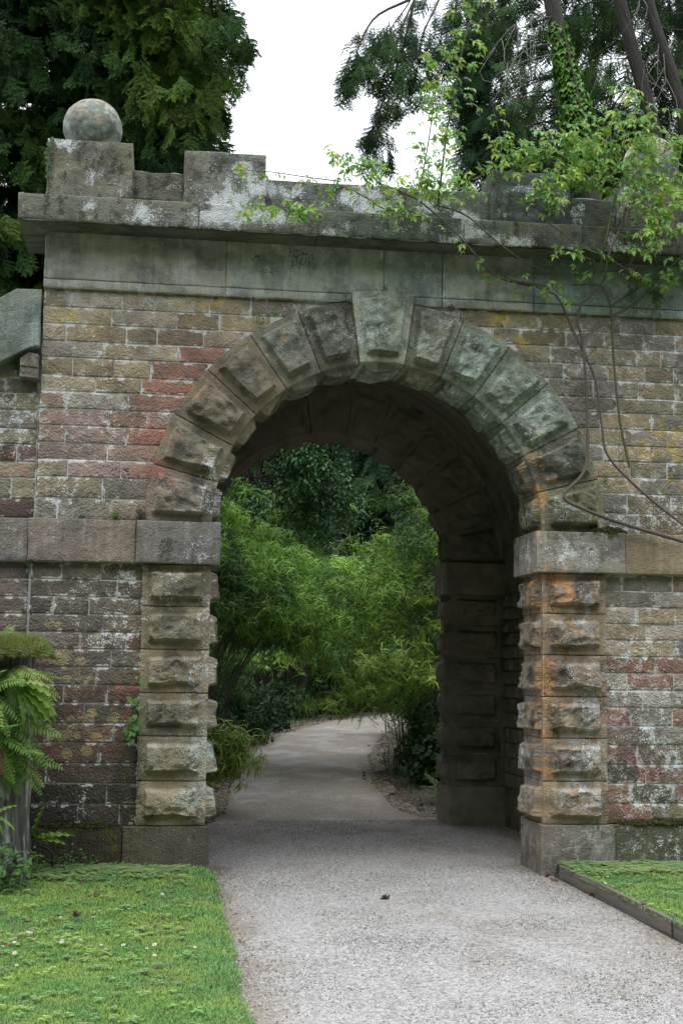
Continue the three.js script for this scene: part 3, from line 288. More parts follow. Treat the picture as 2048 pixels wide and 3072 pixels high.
// front arch stones
function voussoir(b, z1, mat, parent, n, name, rough = 1) {
  const g = new GB(), key = b.key, Ro = key ? 1.93 : RO, out = key ? 0.05 : 0, gapA = 0.003, a0 = b.a0, a1 = b.a1, wm = (a1 - a0) * 1.6, dep = DF - 0.02;
  const flatTop = (r, a) => key ? r / 1 : r; // keystone keeps the ring's radius, only taller
  const wMid = 1.6 * (a1 - a0), S = n > 25 ? bossSteps(wMid, 0.06, 14) : steps(n), T = n > 25 ? bossSteps(Ro - RI, 0.06, 18) : steps(n), S2 = n > 25 ? bossSteps(RI * (a1 - a0), 0.04, 12) : steps(n), T2 = n > 25 ? bossSteps(dep, 0.04, 18) : steps(n), seed = b.seed;
  g.grid(S.slice().reverse(), T, (s, t) => { // s across (angle), t radial
    const edge = s === 0 || s === 1 || t === 0 || t === 1, r = lerp(RI + 0.002, Ro, t), gp = gapA / r, a = lerp(a0 + gp, a1 - gp, s), w = r * (a1 - a0);
    const h = rockH(s * w, t * (Ro - RI), w, Ro - RI, 0.06, (key ? 0.05 : 0.085) * rough, seed);
    return [CX + r * Math.cos(a), CYS + r * Math.sin(a), z1 + out + (edge ? -0.006 : h)];
  });
  // soffit with its own boss, hanging into the opening
  g.grid(S2.slice().reverse(), T2, (s, t) => {
    const gp = gapA / RI, a = lerp(a0 + gp, a1 - gp, s), w = RI * (a1 - a0), z = lerp(z1 - dep, z1 + out - 0.006, t), dz = z1 + out - z, edge = s === 0 || s === 1 || t === 0 || t === 1;
    const h = edge ? -0.002 : rockH(s * w, (1 - t) * dep, w, dep, 0.045, 0.06, seed + 31), r = RI - Math.max(h, -0.002), ru = RI + Math.min(dz, 0.55) * 0.9;
    return [CX + r * Math.cos(a), CYS + r * Math.sin(a), z, (CX + ru * Math.cos(a) - MX0) / MS, (CYS + ru * Math.sin(a) - MY0) / MS];
  });
  // outer lip and sides
  const lip = (A, rr) => { const q = g.p.length / 3; A.forEach((a, k) => { const r = rr[k], X = CX + r * Math.cos(a), Y = CYS + r * Math.sin(a); g.v(X, Y, z1 + out - 0.006); g.v(X, Y, z1 - 0.12); }); for (let k = 0; k + 1 < A.length; k++) g.quad(q + k * 2, q + k * 2 + 2, q + k * 2 + 3, q + k * 2 + 1); };
  lip(steps(6, a1, a0), Array(7).fill(Ro)); lip([a0, a0], [Ro, RI]); lip([a1, a1], [RI, Ro]);
  return g.mesh(name, mat, parent);
}
Q.vous.forEach((b) => voussoir(b, 0, M.stone, arch, 34, b.key ? 'keystone' : 'arch_stone'));
// piers: six rock-faced blocks each, faced to the front and to the passage
function pierBlock(b, sgn, z1, mat, n, dep) { // sgn +1: right pier (inner face at x0), -1: left pier (inner face at x1)
  const g = new GB(), w = b.x1 - b.x0, h = b.y1 - b.y0, gy = 0.003, y0 = b.y0 + gy, y1 = b.y1 - gy;
  block(g, b.x0, b.x1, y0, y1, z1 - 0.1, z1, { nx: n, ny: Math.round(n * 0.7), ch: 0.006, amp: 0.001, seed: b.seed, boss: (x, y) => rockH(x - b.x0, y - y0, w, h, 0.062, 0.07, b.seed), sides: true });
  const xi = sgn > 0 ? b.x0 : b.x1, zs = n > 25 ? bossSteps(dep, 0.05, 18) : steps(n), ys = n > 25 ? bossSteps(h, 0.05, 10) : steps(Math.round(n * 0.7));
  g.grid(sgn > 0 ? zs : zs.slice().reverse(), ys, (s, t) => {
    const z = lerp(z1 - dep, z1 - 0.006, s), y = lerp(y0, y1, t), e = s === 0 || s === 1 || t === 0 || t === 1, hh = e ? 0 : rockH((1 - s) * dep, t * h, dep, h, 0.05, 0.075, b.seed + 17), uu = xi + sgn * Math.min(0.5, (z1 - z) * 0.85);
    return [xi - sgn * hh, y, z, (uu - MX0) / MS, (y - MY0) / MS];
  });
  return g.mesh('pier_block', mat, arch);
}
Q.pierL.forEach((b) => pierBlock(b, -1, 0, M.stone, 34, DF - 0.02)); Q.pierR.forEach((b) => pierBlock(b, 1, 0, M.stone, 34, DF - 0.02));
// dressed stones
const one = (name, b, z0, z1, o = {}, x0 = b.x0, x1 = b.x1, y0 = b.y0, y1 = b.y1, mat = M.stone) => { const g = new GB(); block(g, x0 + 0.002, x1 - 0.002, y0 + 0.0015, y1 - 0.0015, z0, z1, { nx: 14, ny: 6, ch: 0.008, amp: 0.002, seed: b.seed, wob: 0.0025, ...o }); return g.mesh(name, mat, arch); };
one('impost', Q.impost[1], -0.1, 0.045); one('impost', Q.impost[2], -DF - 0.05, 0.0694); one('impost', Q.impost[3], -DF - 0.05, 0.0694); one('impost', Q.impost[4], -0.1, 0.045);
one('plinth', Q.plinth[0], -0.2, 0.02, {}, -2.36); one('plinth', Q.plinth[1], -DF, 0.034); one('plinth', Q.plinth[2], -DF, 0.034); one('plinth', Q.plinth[3], -0.2, 0.012);
for (const b of Q.frieze) { // plain band over a narrow fillet
  one('frieze', b, -0.2, 0.006, {}, b.x0, b.x1, 4.634, 5.02); one('frieze_fillet', b, -0.2, 0.012, { ny: 2 }, b.x0, b.x1, 4.56, 4.63);
}
for (const b of Q.cornice) one('cornice', b, -0.6, 0.28, { nx: 24, ny: 6, ch: 0.009, amp: 0.004, wob: 0.004 });
M.soffitShade = side([0.24, 0.26, 0.2]);  // dark colour for a sheet that paints the shade under the cornice
for (const b of Q.cornice) { const g = new GB(); g.grid(steps(12), steps(4), (u, v) => { const x = lerp(b.x0 + 0.006, b.x1 - 0.006, u), z = lerp(-0.02, 0.262, 1 - v); return [x, b.y0 - 0.004 + (noise(x * 20, z * 20) - 0.5) * 0.003, z, x / 2, z / 2]; }); g.mesh('cornice_underside_shade', M.soffitShade, arch); if (b === Q.cornice[0]) { const e = new GB(); e.grid([b.x0 + 0.008, WL], steps(4), (x, v) => [x, b.y0 - 0.004, lerp(-0.02, -0.59, v), x / 2, v]); e.mesh('cornice_underside_shade', M.soffitShade, arch); } }
for (const b of Q.parapet) one('parapet', b, -0.2, 0.06, { nx: 20, ny: 6, ch: 0.01, amp: 0.004, wob: 0.008 }, b.x0, b.x1, b.y0, b.y1);
for (const b of Q.merlon) one('merlon', b, -0.24, 0.13, { nx: 14, ny: 10, ch: 0.01, amp: 0.003, wob: 0.005 });
for (const b of Q.pedestal) one('pedestal', b, -0.53, 0.13, { nx: 14, ny: 10, ch: 0.01, amp: 0.003, wob: 0.005 });
// stone balls, flattened a little and pitted
const noise3 = (x, y, z, o) => (fbm(x + z * 0.37 + 11, y + 7, o) + fbm(y + x * 0.41 + 31, z + 3, o) + fbm(z + y * 0.39 + 53, x + 19, o)) / 3;
function ball(x, z, seed) {
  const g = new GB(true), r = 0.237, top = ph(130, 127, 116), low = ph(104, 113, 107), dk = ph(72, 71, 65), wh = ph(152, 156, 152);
  g.grid(steps(110), steps(72), (s, t) => {
    const a = s * Math.PI * 2, e = (t - 0.5) * Math.PI, nx = Math.cos(e) * Math.cos(a), ny = Math.sin(e), nz = -Math.cos(e) * Math.sin(a);
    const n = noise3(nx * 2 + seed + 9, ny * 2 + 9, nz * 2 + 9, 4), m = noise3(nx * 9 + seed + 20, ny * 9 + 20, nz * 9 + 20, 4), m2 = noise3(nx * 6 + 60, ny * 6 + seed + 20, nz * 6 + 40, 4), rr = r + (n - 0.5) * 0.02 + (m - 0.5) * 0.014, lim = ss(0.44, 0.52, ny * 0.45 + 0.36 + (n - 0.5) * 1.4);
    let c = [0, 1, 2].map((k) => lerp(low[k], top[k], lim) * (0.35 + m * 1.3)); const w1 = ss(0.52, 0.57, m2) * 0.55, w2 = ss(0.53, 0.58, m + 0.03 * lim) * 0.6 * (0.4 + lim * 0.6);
    c = c.map((v, k) => lerp(lerp(v, wh[k], w1), dk[k], w2));
    return [x + nx * rr, 5.965 + ny * rr, z + nz * rr, s * 0.75, t * 0.4, c.map((v) => v * 2.2)];
  });
  return g.mesh('ball_finial', M.ball, arch);
}
M.ball = new THREE.MeshStandardMaterial({ map: sideMap, bumpMap: sideBump, bumpScale: 0.01, roughness: 0.95, vertexColors: true });
ball(-2.03, -0.2, 3); ball(2.725, -0.2, 9);
// rear arch and its piers
const rearB = (b) => ({ ...b, seed: b.seed + 3 });
Q.vous.forEach((b) => { const m = voussoir(rearB(b), ZR, M.dark, arch, 20, b.key ? 'rear_keystone' : 'rear_arch_stone', 0.35); });
for (const [L, s] of [[Q.pierL, -1], [Q.pierR, 1]]) L.forEach((b) => { const m = pierBlock(rearB(b), s, ZR, M.rear, 22, DF - 0.02); m.name = m.name.replace('pier', 'rear_pier'); });
for (const b of [Q.impost[2], Q.impost[3]]) one('rear_impost', b, ZR - DF, ZR + 0.0694, {}, b.x0, b.x1, b.y0, b.y1, M.rear);
for (const b of [Q.plinth[1], Q.plinth[2]]) one('rear_plinth', b, ZR - DF, ZR + 0.034, {}, b.x0, b.x1, b.y0, b.y1, M.rear);
{ // brick courses along both sides of the passage
  const g = new GB(), r = rng(31);
  for (const [x, s] of [[CX + 1.9, -1], [CX - 1.9, 1]]) for (let k = 0; k + 1 < lowY.length; k++) for (let z = -DF - 0.02 - (k % 2) * 0.18; z > ZR + 0.2; z -= 0.36) {
    const z0 = Math.max(z - 0.35, ZR + 0.005), z1 = Math.min(z, -DF - 0.0), d = 0.02 + r() * 0.008, y0 = lowY[k + 1] + 0.005, y1 = lowY[k] - 0.005; if (z1 - z0 < 0.05) continue;
    g.grid(s < 0 ? [0, 0.06, 0.94, 1] : [1, 0.94, 0.06, 0], [0, 0.08, 0.92, 1], (a, b) => [x + s * ((a === 0 || a === 1 || b === 0 || b === 1) ? 0 : d), lerp(y0, y1, b), lerp(z0, z1, a), lerp(z0, z1, a) / 2 + k * 0.3, lerp(y0, y1, b) / 2]);
  }
  kind(g.mesh('passage_brickwork', M.dark, arch), 'stuff');
}

// ───────────────────────────── the lower wall at its side ─────────────────────────────
{
  const w = thing('side_wall', 'lower brick wall under a sloping coping, joining the archway behind the fern-covered stump', 'wall');
  const zf = -0.07;
  { const g = new GB(); block(g, -7, WL - 0.002, -0.3, 4.2, -0.5, zf - 0.012, { nx: 6, ny: 6 }); g.mesh('mortar_bed', M.stone, w); }
  for (const b of flankBricks) { const slope = 4.13 - (-2.5 - (b.x0 + b.x1) / 2) * 0.75; if (b.y0 > slope - 0.06 && b.x1 < -2.45) continue; const g = new GB(), rr = rng(b.id + 3); block(g, b.x0 + 0.0058, b.x1 - 0.0058, b.y0 + 0.0058, b.y1 - 0.0058, zf - 0.05, zf + (rr() - 0.5) * 0.008, { nx: 5, ny: 3, ch: 0.006, amp: 0.004, seed: b.seed, wob: 0.003 }); g.mesh('brick', M.stone, w); }
  const prism = (name, pts, z0, z1, mat) => { const s = new THREE.Shape(pts.map((p) => new THREE.Vector2(...p))), g = new THREE.ExtrudeGeometry(s, { depth: z1 - z0, bevelEnabled: true, bevelSize: 0.006, bevelThickness: 0.006, bevelSegments: 2 }); g.translate(0, 0, z0); const p = g.attributes.position, uv = g.attributes.uv; for (let i = 0; i < p.count; i++) mat === M.stone ? uv.setXY(i, (Math.max(p.getX(i), -2.99) - MX0) / MS, (Math.max(p.getY(i), 3.91) - p.getZ(i) * 0.2 - MY0) / MS) : uv.setXY(i, p.getX(i) / 2 + 0.3, p.getY(i) / 2); const m = new THREE.Mesh(g, mat); m.name = numbered(name); m.castShadow = m.receiveShadow = true; w.add(m); return m; };
  const cop = side([0.42, 0.46, 0.41]), cop2 = side([0.5, 0.52, 0.49]), cor = side([0.55, 0.49, 0.42]);
  prism('coping', [[-3.6, 3.86], [-2.7, 4.44], [-2.56, 4.53], [-2.375, 4.535], [-2.375, 4.27], [-2.5, 4.25], [-2.68, 4.145], [-3.6, 3.55]], -0.55, 0.0, M.stone);
  prism('coping_moulding', [[-3.6, 3.54], [-2.68, 4.13], [-2.5, 4.235], [-2.37, 4.245], [-2.37, 4.08], [-2.44, 4.06], [-2.68, 3.92], [-3.6, 3.33]], -0.5, 0.07, M.stone);
  prism('corbel', [[-2.5, 3.915], [-2.372, 3.905], [-2.372, 4.0], [-2.44, 4.01], [-2.5, 3.965]], -0.1, 0.06, cor);
  prism('corbel', [[-2.5, 3.83], [-2.372, 3.82], [-2.372, 3.897], [-2.5, 3.905]], -0.1, 0.05, cor);
  const imp = Q.impost[0]; { const g = new GB(); block(g, -5, -2.398, 2.396, 2.727, -0.3, 0.0, { nx: 14, ny: 6, ch: 0.008, amp: 0.002 }); g.mesh('impost', M.stone, w); }
}

// ───────────────────────────── ground, path, lawns ─────────────────────────────
const gh = (z) => z < -5 ? 0.0178 * (-5 - z) : 0;
const PL = [[12, -0.96], [0.2, -0.96], [-0.6, -0.96], [-0.62, -1.5], [-3.32, -1.5], [-3.36, -0.98], [-3.9, -0.95], [-4.6, -0.78], [-8.2, -0.51], [-13.4, 0.19], [-18, 1.23], [-22, 2.66], [-24.8, 4.4], [-26.2, 5.8], [-28.5, 9]], PR = [[12, 1.76], [0.2, 1.72], [-0.6, 1.72], [-0.62, 2.22], [-3.32, 2.22], [-3.36, 1.72], [-3.9, 1.7], [-4.8, 1.52], [-7.65, 1.7], [-11.7, 2.29], [-16.9, 3.37], [-21.4, 4.69], [-25.2, 9], [-28.5, 9.1]];
const bank = (x, z) => { const d = x - along(PR, Math.max(z, -28)) - 0.35; return d > 0 ? Math.min(0.5, d * 0.14) * ss(-4.2, -6.5, z) : 0; };
const along = (A, z) => { for (let k = 0; k + 1 < A.length; k++) if (z <= A[k][0] && z >= A[k + 1][0]) return lerp(A[k][1], A[k + 1][1], (A[k][0] - z) / (A[k][0] - A[k + 1][0])); return A[A.length - 1][1]; };
const soilMap = tile((x, y, o, p) => { const a = wrapf((u, v) => fbm(u * 5 + 20, v * 5 + 60, 5), x, y, p), c = wrapf((u, v) => fbm(u * 40 + 10, v * 40 + 50, 3), x, y, p), k = 0.05 + (a - 0.5) * 0.06 + (c - 0.5) * 0.07; o[0] = enc(k * 1.25); o[1] = enc(k); o[2] = enc(k * 0.72); });
M.soil = new THREE.MeshStandardMaterial({ map: soilMap, roughness: 1, bumpMap: sideBump, bumpScale: 0.03 });
{
  const g = new GB(); const zs = [90, 40, 20, 12, 8, 4, 1, 0, -1, -3.9, -5, ...steps(40, -6, -40), -60, -160], xs = [-160, -60, -25, -12, ...steps(30, -8, 10), 16, 30, 60, 160];
  g.grid(xs, zs, (x, z) => [x, gh(Math.max(z, -45)) - 0.03 + (z < -4.5 ? (fbm(x * 0.9, z * 0.9, 3) - 0.5) * 0.06 : 0) + bank(x, z), z, x / 2, z / 2]);
  kind(g.mesh('ground', M.soil), 'structure');
}
const gravMap = tile((x, y, o, p) => {
  const a = wrapf((u, v) => fbm(u * 4 + 70, v * 4 + 30, 4), x, y, p), f = wrapf((u, v) => fbm(u * 55 + 11, v * 55 + 51, 2), x, y, p), s = noise(x * 190, y * 190), s2 = noise(x * 330 + 9, y * 330), k = 0.345 + (a - 0.5) * 0.13 + (f - 0.5) * 0.42 + (s - 0.5) * 0.3 + (s2 - 0.5) * 0.18, d = ss(0.58, 0.74, a) * 0.2;
  o[0] = enc(cl(k * (1.03 - d), 0.02)); o[1] = enc(cl(k * (1.0 - d * 1.05), 0.02)); o[2] = enc(cl(k * (0.95 - d * 1.2), 0.02));
}, 2048, 2.6);
const gravBump = tile((x, y, o, p) => { const f = wrapf((u, v) => fbm(u * 55 + 11, v * 55 + 51, 2), x, y, p), s = noise(x * 190, y * 190); o[0] = o[1] = o[2] = cl(0.5 + (f - 0.5) * 1.2 + (s - 0.5) * 0.6) * 255; }, 2048, 2.6, false);
M.gravel = new THREE.MeshStandardMaterial({ map: gravMap, bumpMap: gravBump, bumpScale: 0.012, roughness: 0.95, vertexColors: true });
const dirt = (x, z) => { // brown leaf dirt trodden into the gravel: patches
  const n = fbm(x * 1.7 + 4, z * 1.1 + 8, 4), n2 = fbm(x * 5 + 40, z * 3 + 8, 3), e = Math.min(x - along(PL, z), along(PR, z) - x), edge = ss(0.34, 0.05, e + (n2 - 0.5) * 0.5), le = z > -0.4 && x < 0 ? 1.5 : 1;
  return cl(ss(0.5, 0.66, n * 0.6 + n2 * 0.4 + (z < -3.8 ? 0.16 : 0)) * (z > -0.6 ? 0.3 : 0.5) + (z < -3.2 + (n2 - 0.5) * 3 ? 0.1 + 0.2 * n2 : 0) + edge * le * (z > -0.4 ? 0.5 : 0.95));
};
{
  const g = new GB(true), zs = [...steps(90, 12, 0), ...steps(120, -0.1, -28.4)];
  g.grid(steps(36), zs, (s, z) => { const e = (z < -3.6 ? (fbm(s * 3, z * 1.3, 3) - 0.5) * 0.5 : 0) * (s < 0.1 || s > 0.9 ? 1 : 0), x = lerp(along(PL, z) - 0.03, along(PR, z) + 0.03, s) + e, d = dirt(x, z), hump = z > -3.9 ? 0 : 0; return [x, gh(z) + hump + (fbm(x * 2, z * 2, 3) - 0.5) * 0.012, z, x / 2.6, z / 2.6, [lerp(1.12, 0.66, d), lerp(1.1, 0.55, d), lerp(1.1, 0.43, d)]]; });
  kind(g.mesh('gravel_path', M.gravel), 'structure');
}
{ // loose chippings on the near path
  const r = rng(91), L = []; const g = new THREE.IcosahedronGeometry(1, 0);
  for (let k = 0; k < 70000; k++) { const z = 5.2 - Math.pow(r(), 0.8) * 9, x = lerp(along(PL, z), along(PR, z), r()), s = 0.0018 + r() * r() * 0.0055, d = dirt(x, z); if (r() < d * 0.55) continue; const v = 0.2 + r() * 0.36; L.push([new THREE.Matrix4().compose(V3(x, gh(z) + 0.001, z), new THREE.Quaternion().setFromEuler(new THREE.Euler(r() * 6, r() * 6, r() * 6)), V3(s * (1 + r()), s * (0.6 + r() * 0.5), s * (0.8 + r()))), [v * 1.03, v * 1.0, v * (0.88 + r() * 0.1)]]); }
  M.chip = new THREE.MeshStandardMaterial({ roughness: 0.9 });
  const m = inst('gravel', g, M.chip, L, scene); tag(m, 'loose pale pinkish grey gravel chippings strewn over the near path', 'gravel');
}
const lawnMap = tile((x, y, o, p) => { const a = wrapf((u, v) => fbm(u * 4 + 10, v * 4 + 30, 4), x, y, p), c = wrapf((u, v) => fbm(u * 50 + 10, v * 50 + 50, 3), x, y, p), k = 0.6 + (c - 0.5) * 0.9; o[0] = enc(k * lerp(0.05, 0.085, a)); o[1] = enc(k * lerp(0.1, 0.12, a)); o[2] = enc(k * 0.022); });
M.lawn = new THREE.MeshStandardMaterial({ map: lawnMap, roughness: 1 });
const lawnY = (x, z, l) => (l ? 0.045 + 0.05 * ss(2.5, 0, z) : 0.085) + (fbm(x * 1.6 + 3, z * 1.6, 3) - 0.5) * 0.025 - (l ? ss(-1.02, -0.96, x) * 0.03 : 0);
const lawnEdge = (z) => -0.955 + (fbm(z * 3, 3, 4) - 0.5) * 0.1;
{
  const g = new GB(), g2 = new GB();
  g.grid([...steps(10, -16, -3.2), ...steps(24, -3, -1.1), -1.03, -0.99, -0.955], [...steps(60, 12, 0.03)], (x, z) => { const X = x === -0.955 ? lawnEdge(z) : x; return [X, x === -0.955 ? -0.01 : lawnY(X, z, true), z, x / 2, z / 2]; });
  kind(g.mesh('lawn', M.lawn), 'structure');
  g2.grid([...steps(16, 1.775, 3.4), ...steps(8, 4, 14)], [...steps(60, 12, 0.02)], (x, z) => [x, lawnY(x, z, false), z, x / 2, z / 2]);
  kind(g2.mesh('lawn', M.lawn), 'structure');
}
M.grass = new THREE.MeshPhysicalMaterial({ roughness: 0.7, transmission: 0.35, thickness: 0, side: THREE.DoubleSide });
{
  const r = rng(123), tuft = () => { const g = new GB(); for (let k = 0; k < 6; k++) { const a = r() * 6.283, t = 0.1 + r() * 1.3, d = V3(Math.cos(a) * t, 1, Math.sin(a) * t).normalize(), n = V3(Math.cos(a), -t, Math.sin(a)).normalize().negate(); g.blade(V3((r() - 0.5) * 0.05, 0, (r() - 0.5) * 0.05), d, n, 0.009 + r() * 0.017, 0.0028 + r() * 0.0024, 0.3 + r() * 0.4); } return g.geo(); };
  const clover = () => { const g = new GB(); for (let k = 0; k < 7; k++) { const a = r() * 6.283, q = V3((r() - 0.5) * 0.05, 0.012 + r() * 0.016, (r() - 0.5) * 0.05); for (let m = 0; m < 3; m++) { const b = a + m * 2.094; g.blade(q, V3(Math.cos(b), 0.25, Math.sin(b)).normalize(), V3(0, 1, 0), 0.012 + r() * 0.006, 0.011, 0.2); } } return g.geo(); };
  const T = [tuft(), tuft(), tuft(), clover(), clover()];
  const field2 = (x0, x1, z0, z1, l, n, name, label) => {
    const B = T.map(() => []);
    for (let k = 0; k < n; k++) {
      const x = lerp(x0, x1, r()), z = lerp(z0, z1, r()); if (l ? x > lawnEdge(z) + 0.025 * r() : x < 1.785) continue;
      const near = ss(0.7, 0.1, z + (noise(x * 5, z * 5) - 0.5) * 0.4), a = fbm(x * 1.5 + 7, z * 1.5, 3), yl = ss(0.3, 0.7, fbm(x * 6 + 31, z * 6, 4)), edge = l && x > -1.13 ? 1 : 0; const c = fbm(x * 3.1 + 50, z * 3.1, 3);
      const kk = (r() < 0.008 || near * 0.5 > r()) && !edge ? 3 + (r() < 0.5 ? 0 : 1) : Math.floor(r() * 3), v = 0.65 + r() * 0.65, y = lawnY(x, z, l) - 0.004, s = (0.75 + r() * 0.6) * (edge ? 1.25 : 1);
      B[kk].push([new THREE.Matrix4().compose(V3(x, y, z), _q.setFromAxisAngle(V3(0, 1, 0), r() * 6.283).clone(), V3(s, s, s)), r() < (c > 0.57 ? 0.14 : 0.025) ? [0.26 * v, 0.23 * v, 0.1 * v] : [lerp(0.16, 0.28, yl) * v, lerp(0.36, 0.43, yl) * v, lerp(0.045, 0.075, a) * v * (edge ? 1.3 : 1)]]);
    }
    const o = new THREE.Group(); o.name = numbered(name); scene.add(o); tag(kind(o, 'stuff'), label, 'grass'); B.forEach((L, i) => L.length && inst(i < 3 ? 'grass_blades' : 'clover', T[i], M.grass, L, o));
  };
  field2(-3.1, -0.93, 0.06, 5.0, true, 85000, 'grass', 'mown grass and clover with daisies between the fern-covered stump and the path');
  field2(1.78, 3.6, 0.05, 3.4, false, 32000, 'grass', 'mown green grass behind the timber edging boards by the path');
}
// timber edging boards
{
  const wood = tile((x, y, o, p) => { const k = 0.13 + (fbm(x * 3, y * 60, 3) - 0.5) * 0.12 + (noise(x * 9, y * 150) - 0.5) * 0.06; o[0] = enc(k * 1.1); o[1] = enc(k * 0.98); o[2] = enc(k * 0.85); }, 512);
  M.wood = new THREE.MeshStandardMaterial({ map: wood, bumpMap: wood, bumpScale: 0.006, roughness: 0.9 });
  for (const [z0, z1, dx, la] of [[0.16, 2.4, 0, 'long weathered timber edging board beside the lawn, starting at the pier plinth'], [2.41, 4.9, 0.012, 'weathered timber edging board nearest the viewer, beyond the joint']]) {
    const g = new GB(), zs = steps(14, z0, z1), X = (z) => 1.755 + dx + Math.sin(z * 1.4) * 0.006 + 0.02 * ss(0, 1.5, z);
    const ring = [[0, -0.05], [0, 0.098], [0.004, 0.102], [0.03, 0.102], [0.034, 0.098], [0.034, -0.05]];
    g.grid(zs, steps(5), (z, t) => { const [a, y] = ring[Math.round(t * 5)]; return [X(z) + a, y + (noise(z * 6, a * 9) - 0.5) * 0.006, z, z / 2, (a + y) / 2]; });
    for (const z of [z0, z1]) { const b = g.p.length / 3; for (const [a, y] of ring) g.v(X(z) + a, y, z, a, y); for (let k = 1; k < 5; k++) z === z0 ? g.tri(b, b + k, b + k + 1) : g.tri(b, b + k + 1, b + k); }
    const m = g.mesh('edging_board', M.wood); tag(m, la, 'edging board', 'timber edging boards of the path');
  }
}

// ───────────────────────────── foliage materials and building blocks ─────────────────────────────
const leafMat = (rough = 0.6, tr = 0.35, sp = 0.6) => new THREE.MeshPhysicalMaterial({ roughness: rough, transmission: tr, thickness: 0, specularIntensity: sp, side: THREE.DoubleSide });
M.leaf = leafMat(0.62, 0.4); M.gloss = leafMat(0.42, 0.35); M.bleaf = leafMat(0.65, 0.22, 0.5); M.needle = leafMat(0.8, 0.25, 0.25);
const barkMap = tile((x, y, o, p) => { const k = 0.045 + (wrapf((u, v) => fbm(u * 14 + 30, v * 3 + 30, 4), x, y, p) - 0.5) * 0.14; o[0] = enc(cl(k * 1.05, 0.01)); o[1] = enc(cl(k, 0.01)); o[2] = enc(cl(k * 0.78, 0.01)); }, 512);
M.bark = new THREE.MeshStandardMaterial({ map: barkMap, bumpMap: barkMap, bumpScale: 0.04, roughness: 0.95 });
M.twig = new THREE.MeshStandardMaterial({ color: new THREE.Color().setRGB(0.09, 0.075, 0.06), roughness: 0.9 });
M.pale = new THREE.MeshStandardMaterial({ color: new THREE.Color().setRGB(0.2, 0.18, 0.16), roughness: 0.9 });
const sph = (r) => { const u = r() * 2 - 1, a = r() * 6.283, s = Math.sqrt(1 - u * u); return V3(s * Math.cos(a), u, s * Math.sin(a)); };
// a spray: twig along +y with side twigs of slim leaves
function spray(seed, { len = 0.22, n = 22, leafL = 0.05, leafW = 0.011, ang = 0.9, flat = 0.6, side: sd = 0, twist = 0 } = {}) {
  const r = rng(seed), g = new GB();
  const axis = (o, d, L, m) => { for (let k = 0; k < m; k++) { const t = (k + 0.5) / m, s = k % 2 ? 1 : -1, p = o.clone().addScaledVector(d, L * t), out = V3(s * (0.7 + 0.3 * r()), (r() - 0.5) * 0.2, (r() - 0.5) * 2 * (1 - flat)).normalize(), dir = d.clone().multiplyScalar(Math.cos(ang)).addScaledVector(out, Math.sin(ang)).normalize(), nn = V3(r() - 0.5, r() - 0.5, 1 + r()).normalize(); g.blade(p, dir, nn, leafL * (0.7 + r() * 0.6) * (1 - t * 0.4), leafW * (0.8 + r() * 0.5), r() * 0.5); } };
  axis(V3(0, 0, 0), V3(0, 1, 0), len, n);
  for (let k = 0; k < sd; k++) { const t = 0.12 + 0.7 * k / sd, s = k % 2 ? 1 : -1; axis(V3(0, len * t, 0), V3(s * 0.75, 0.65, (r() - 0.5) * 0.9 * (1 - flat)).normalize(), len * (0.55 - 0.3 * t), Math.round(n * 0.5)); }
  return g.geo();
}
// a handful of broad leaves about +y
function bunch(seed, { n = 12, rad = 0.12, L = 0.06, W = 0.035, hang = 0.3 } = {}) {
  const r = rng(seed), g = new GB();
  for (let k = 0; k < n; k++) { const p = sph(r).multiplyScalar(rad * Math.cbrt(r())), d = sph(r); d.y = d.y * 0.5 - hang; d.normalize(); const nn = V3((r() - 0.5) * 1.2, 1, (r() - 0.5) * 1.2).normalize(); g.leaf(p, d, nn.addScaledVector(d, -nn.dot(d)).normalize(), L * (0.7 + r() * 0.6), W * (0.7 + r() * 0.6), 0.25, 0.25); }
  return g.geo();
}
// bamboo: long thin leaves hanging from a node
function bambooBurst(seed, L = 0.12) { const r = rng(seed), g = new GB(); for (let k = 0; k < 8; k++) { const a = r() * 6.283, d = V3(Math.cos(a) * 0.9, 0.5 - r() * 1.2, Math.sin(a) * 0.9).normalize(), n = V3(-d.x * d.y, 1 - d.y * d.y, -d.z * d.y).normalize(); g.blade(V3((r() - 0.5) * 0.06, r() * 0.12, (r() - 0.5) * 0.06), d, n, L * (0.7 + r() * 0.6), L * 0.13, 0.3 + r() * 0.5); } return g.geo(); }
function crownOf(parent, name, geos, mat, list) { const B = geos.map(() => []); list.forEach((e, i) => B[i % geos.length].push(e)); geos.forEach((g, i) => B[i].length && inst(name, g, mat, B[i], parent)); }
const tone = (r, c, a = 0.3, y = 0.12) => { const v = 1 + (r() - 0.5) * 2 * a; return [c[0] * v * (1 + (r() - 0.5) * 2 * y), c[1] * v, c[2] * v * (1 - (r() - 0.5) * y)]; };
// boughs: curved limbs that carry sprays; returns [matrix, colour] list
function bough(r, pts, out, { n = 60, width = 0.5, drop = 0.3, col, size = 1, hang = 0.6, start = 0.2 }) {
  const cv = new THREE.CatmullRomCurve3(pts), side2 = V3(), tng = V3();
  for (let k = 0; k < n; k++) {
    const t = start + (1 - start) * Math.sqrt(r()), p = cv.getPoint(t); cv.getTangent(t, tng); side2.crossVectors(tng, V3(0, 1, 0)).normalize();
    const w = (r() - 0.5) * 2, ww = w * width * (1.15 - t * 0.75), dn = r() * r() * drop * (1.2 - 0.5 * Math.abs(w)); p.addScaledVector(side2, ww).y += -dn - Math.abs(ww) * 0.25 + (r() - 0.5) * 0.06;
    const d = tng.clone().multiplyScalar(0.7).addScaledVector(side2, w * 0.9).add(V3(0, -hang - r() * 0.5, 0)).addScaledVector(sph(r), 0.35);
    out.push([aim(p, d, r() * 6.283, size * (0.7 + r() * 0.6)), tone(r, col(p, r))]);
  }
}

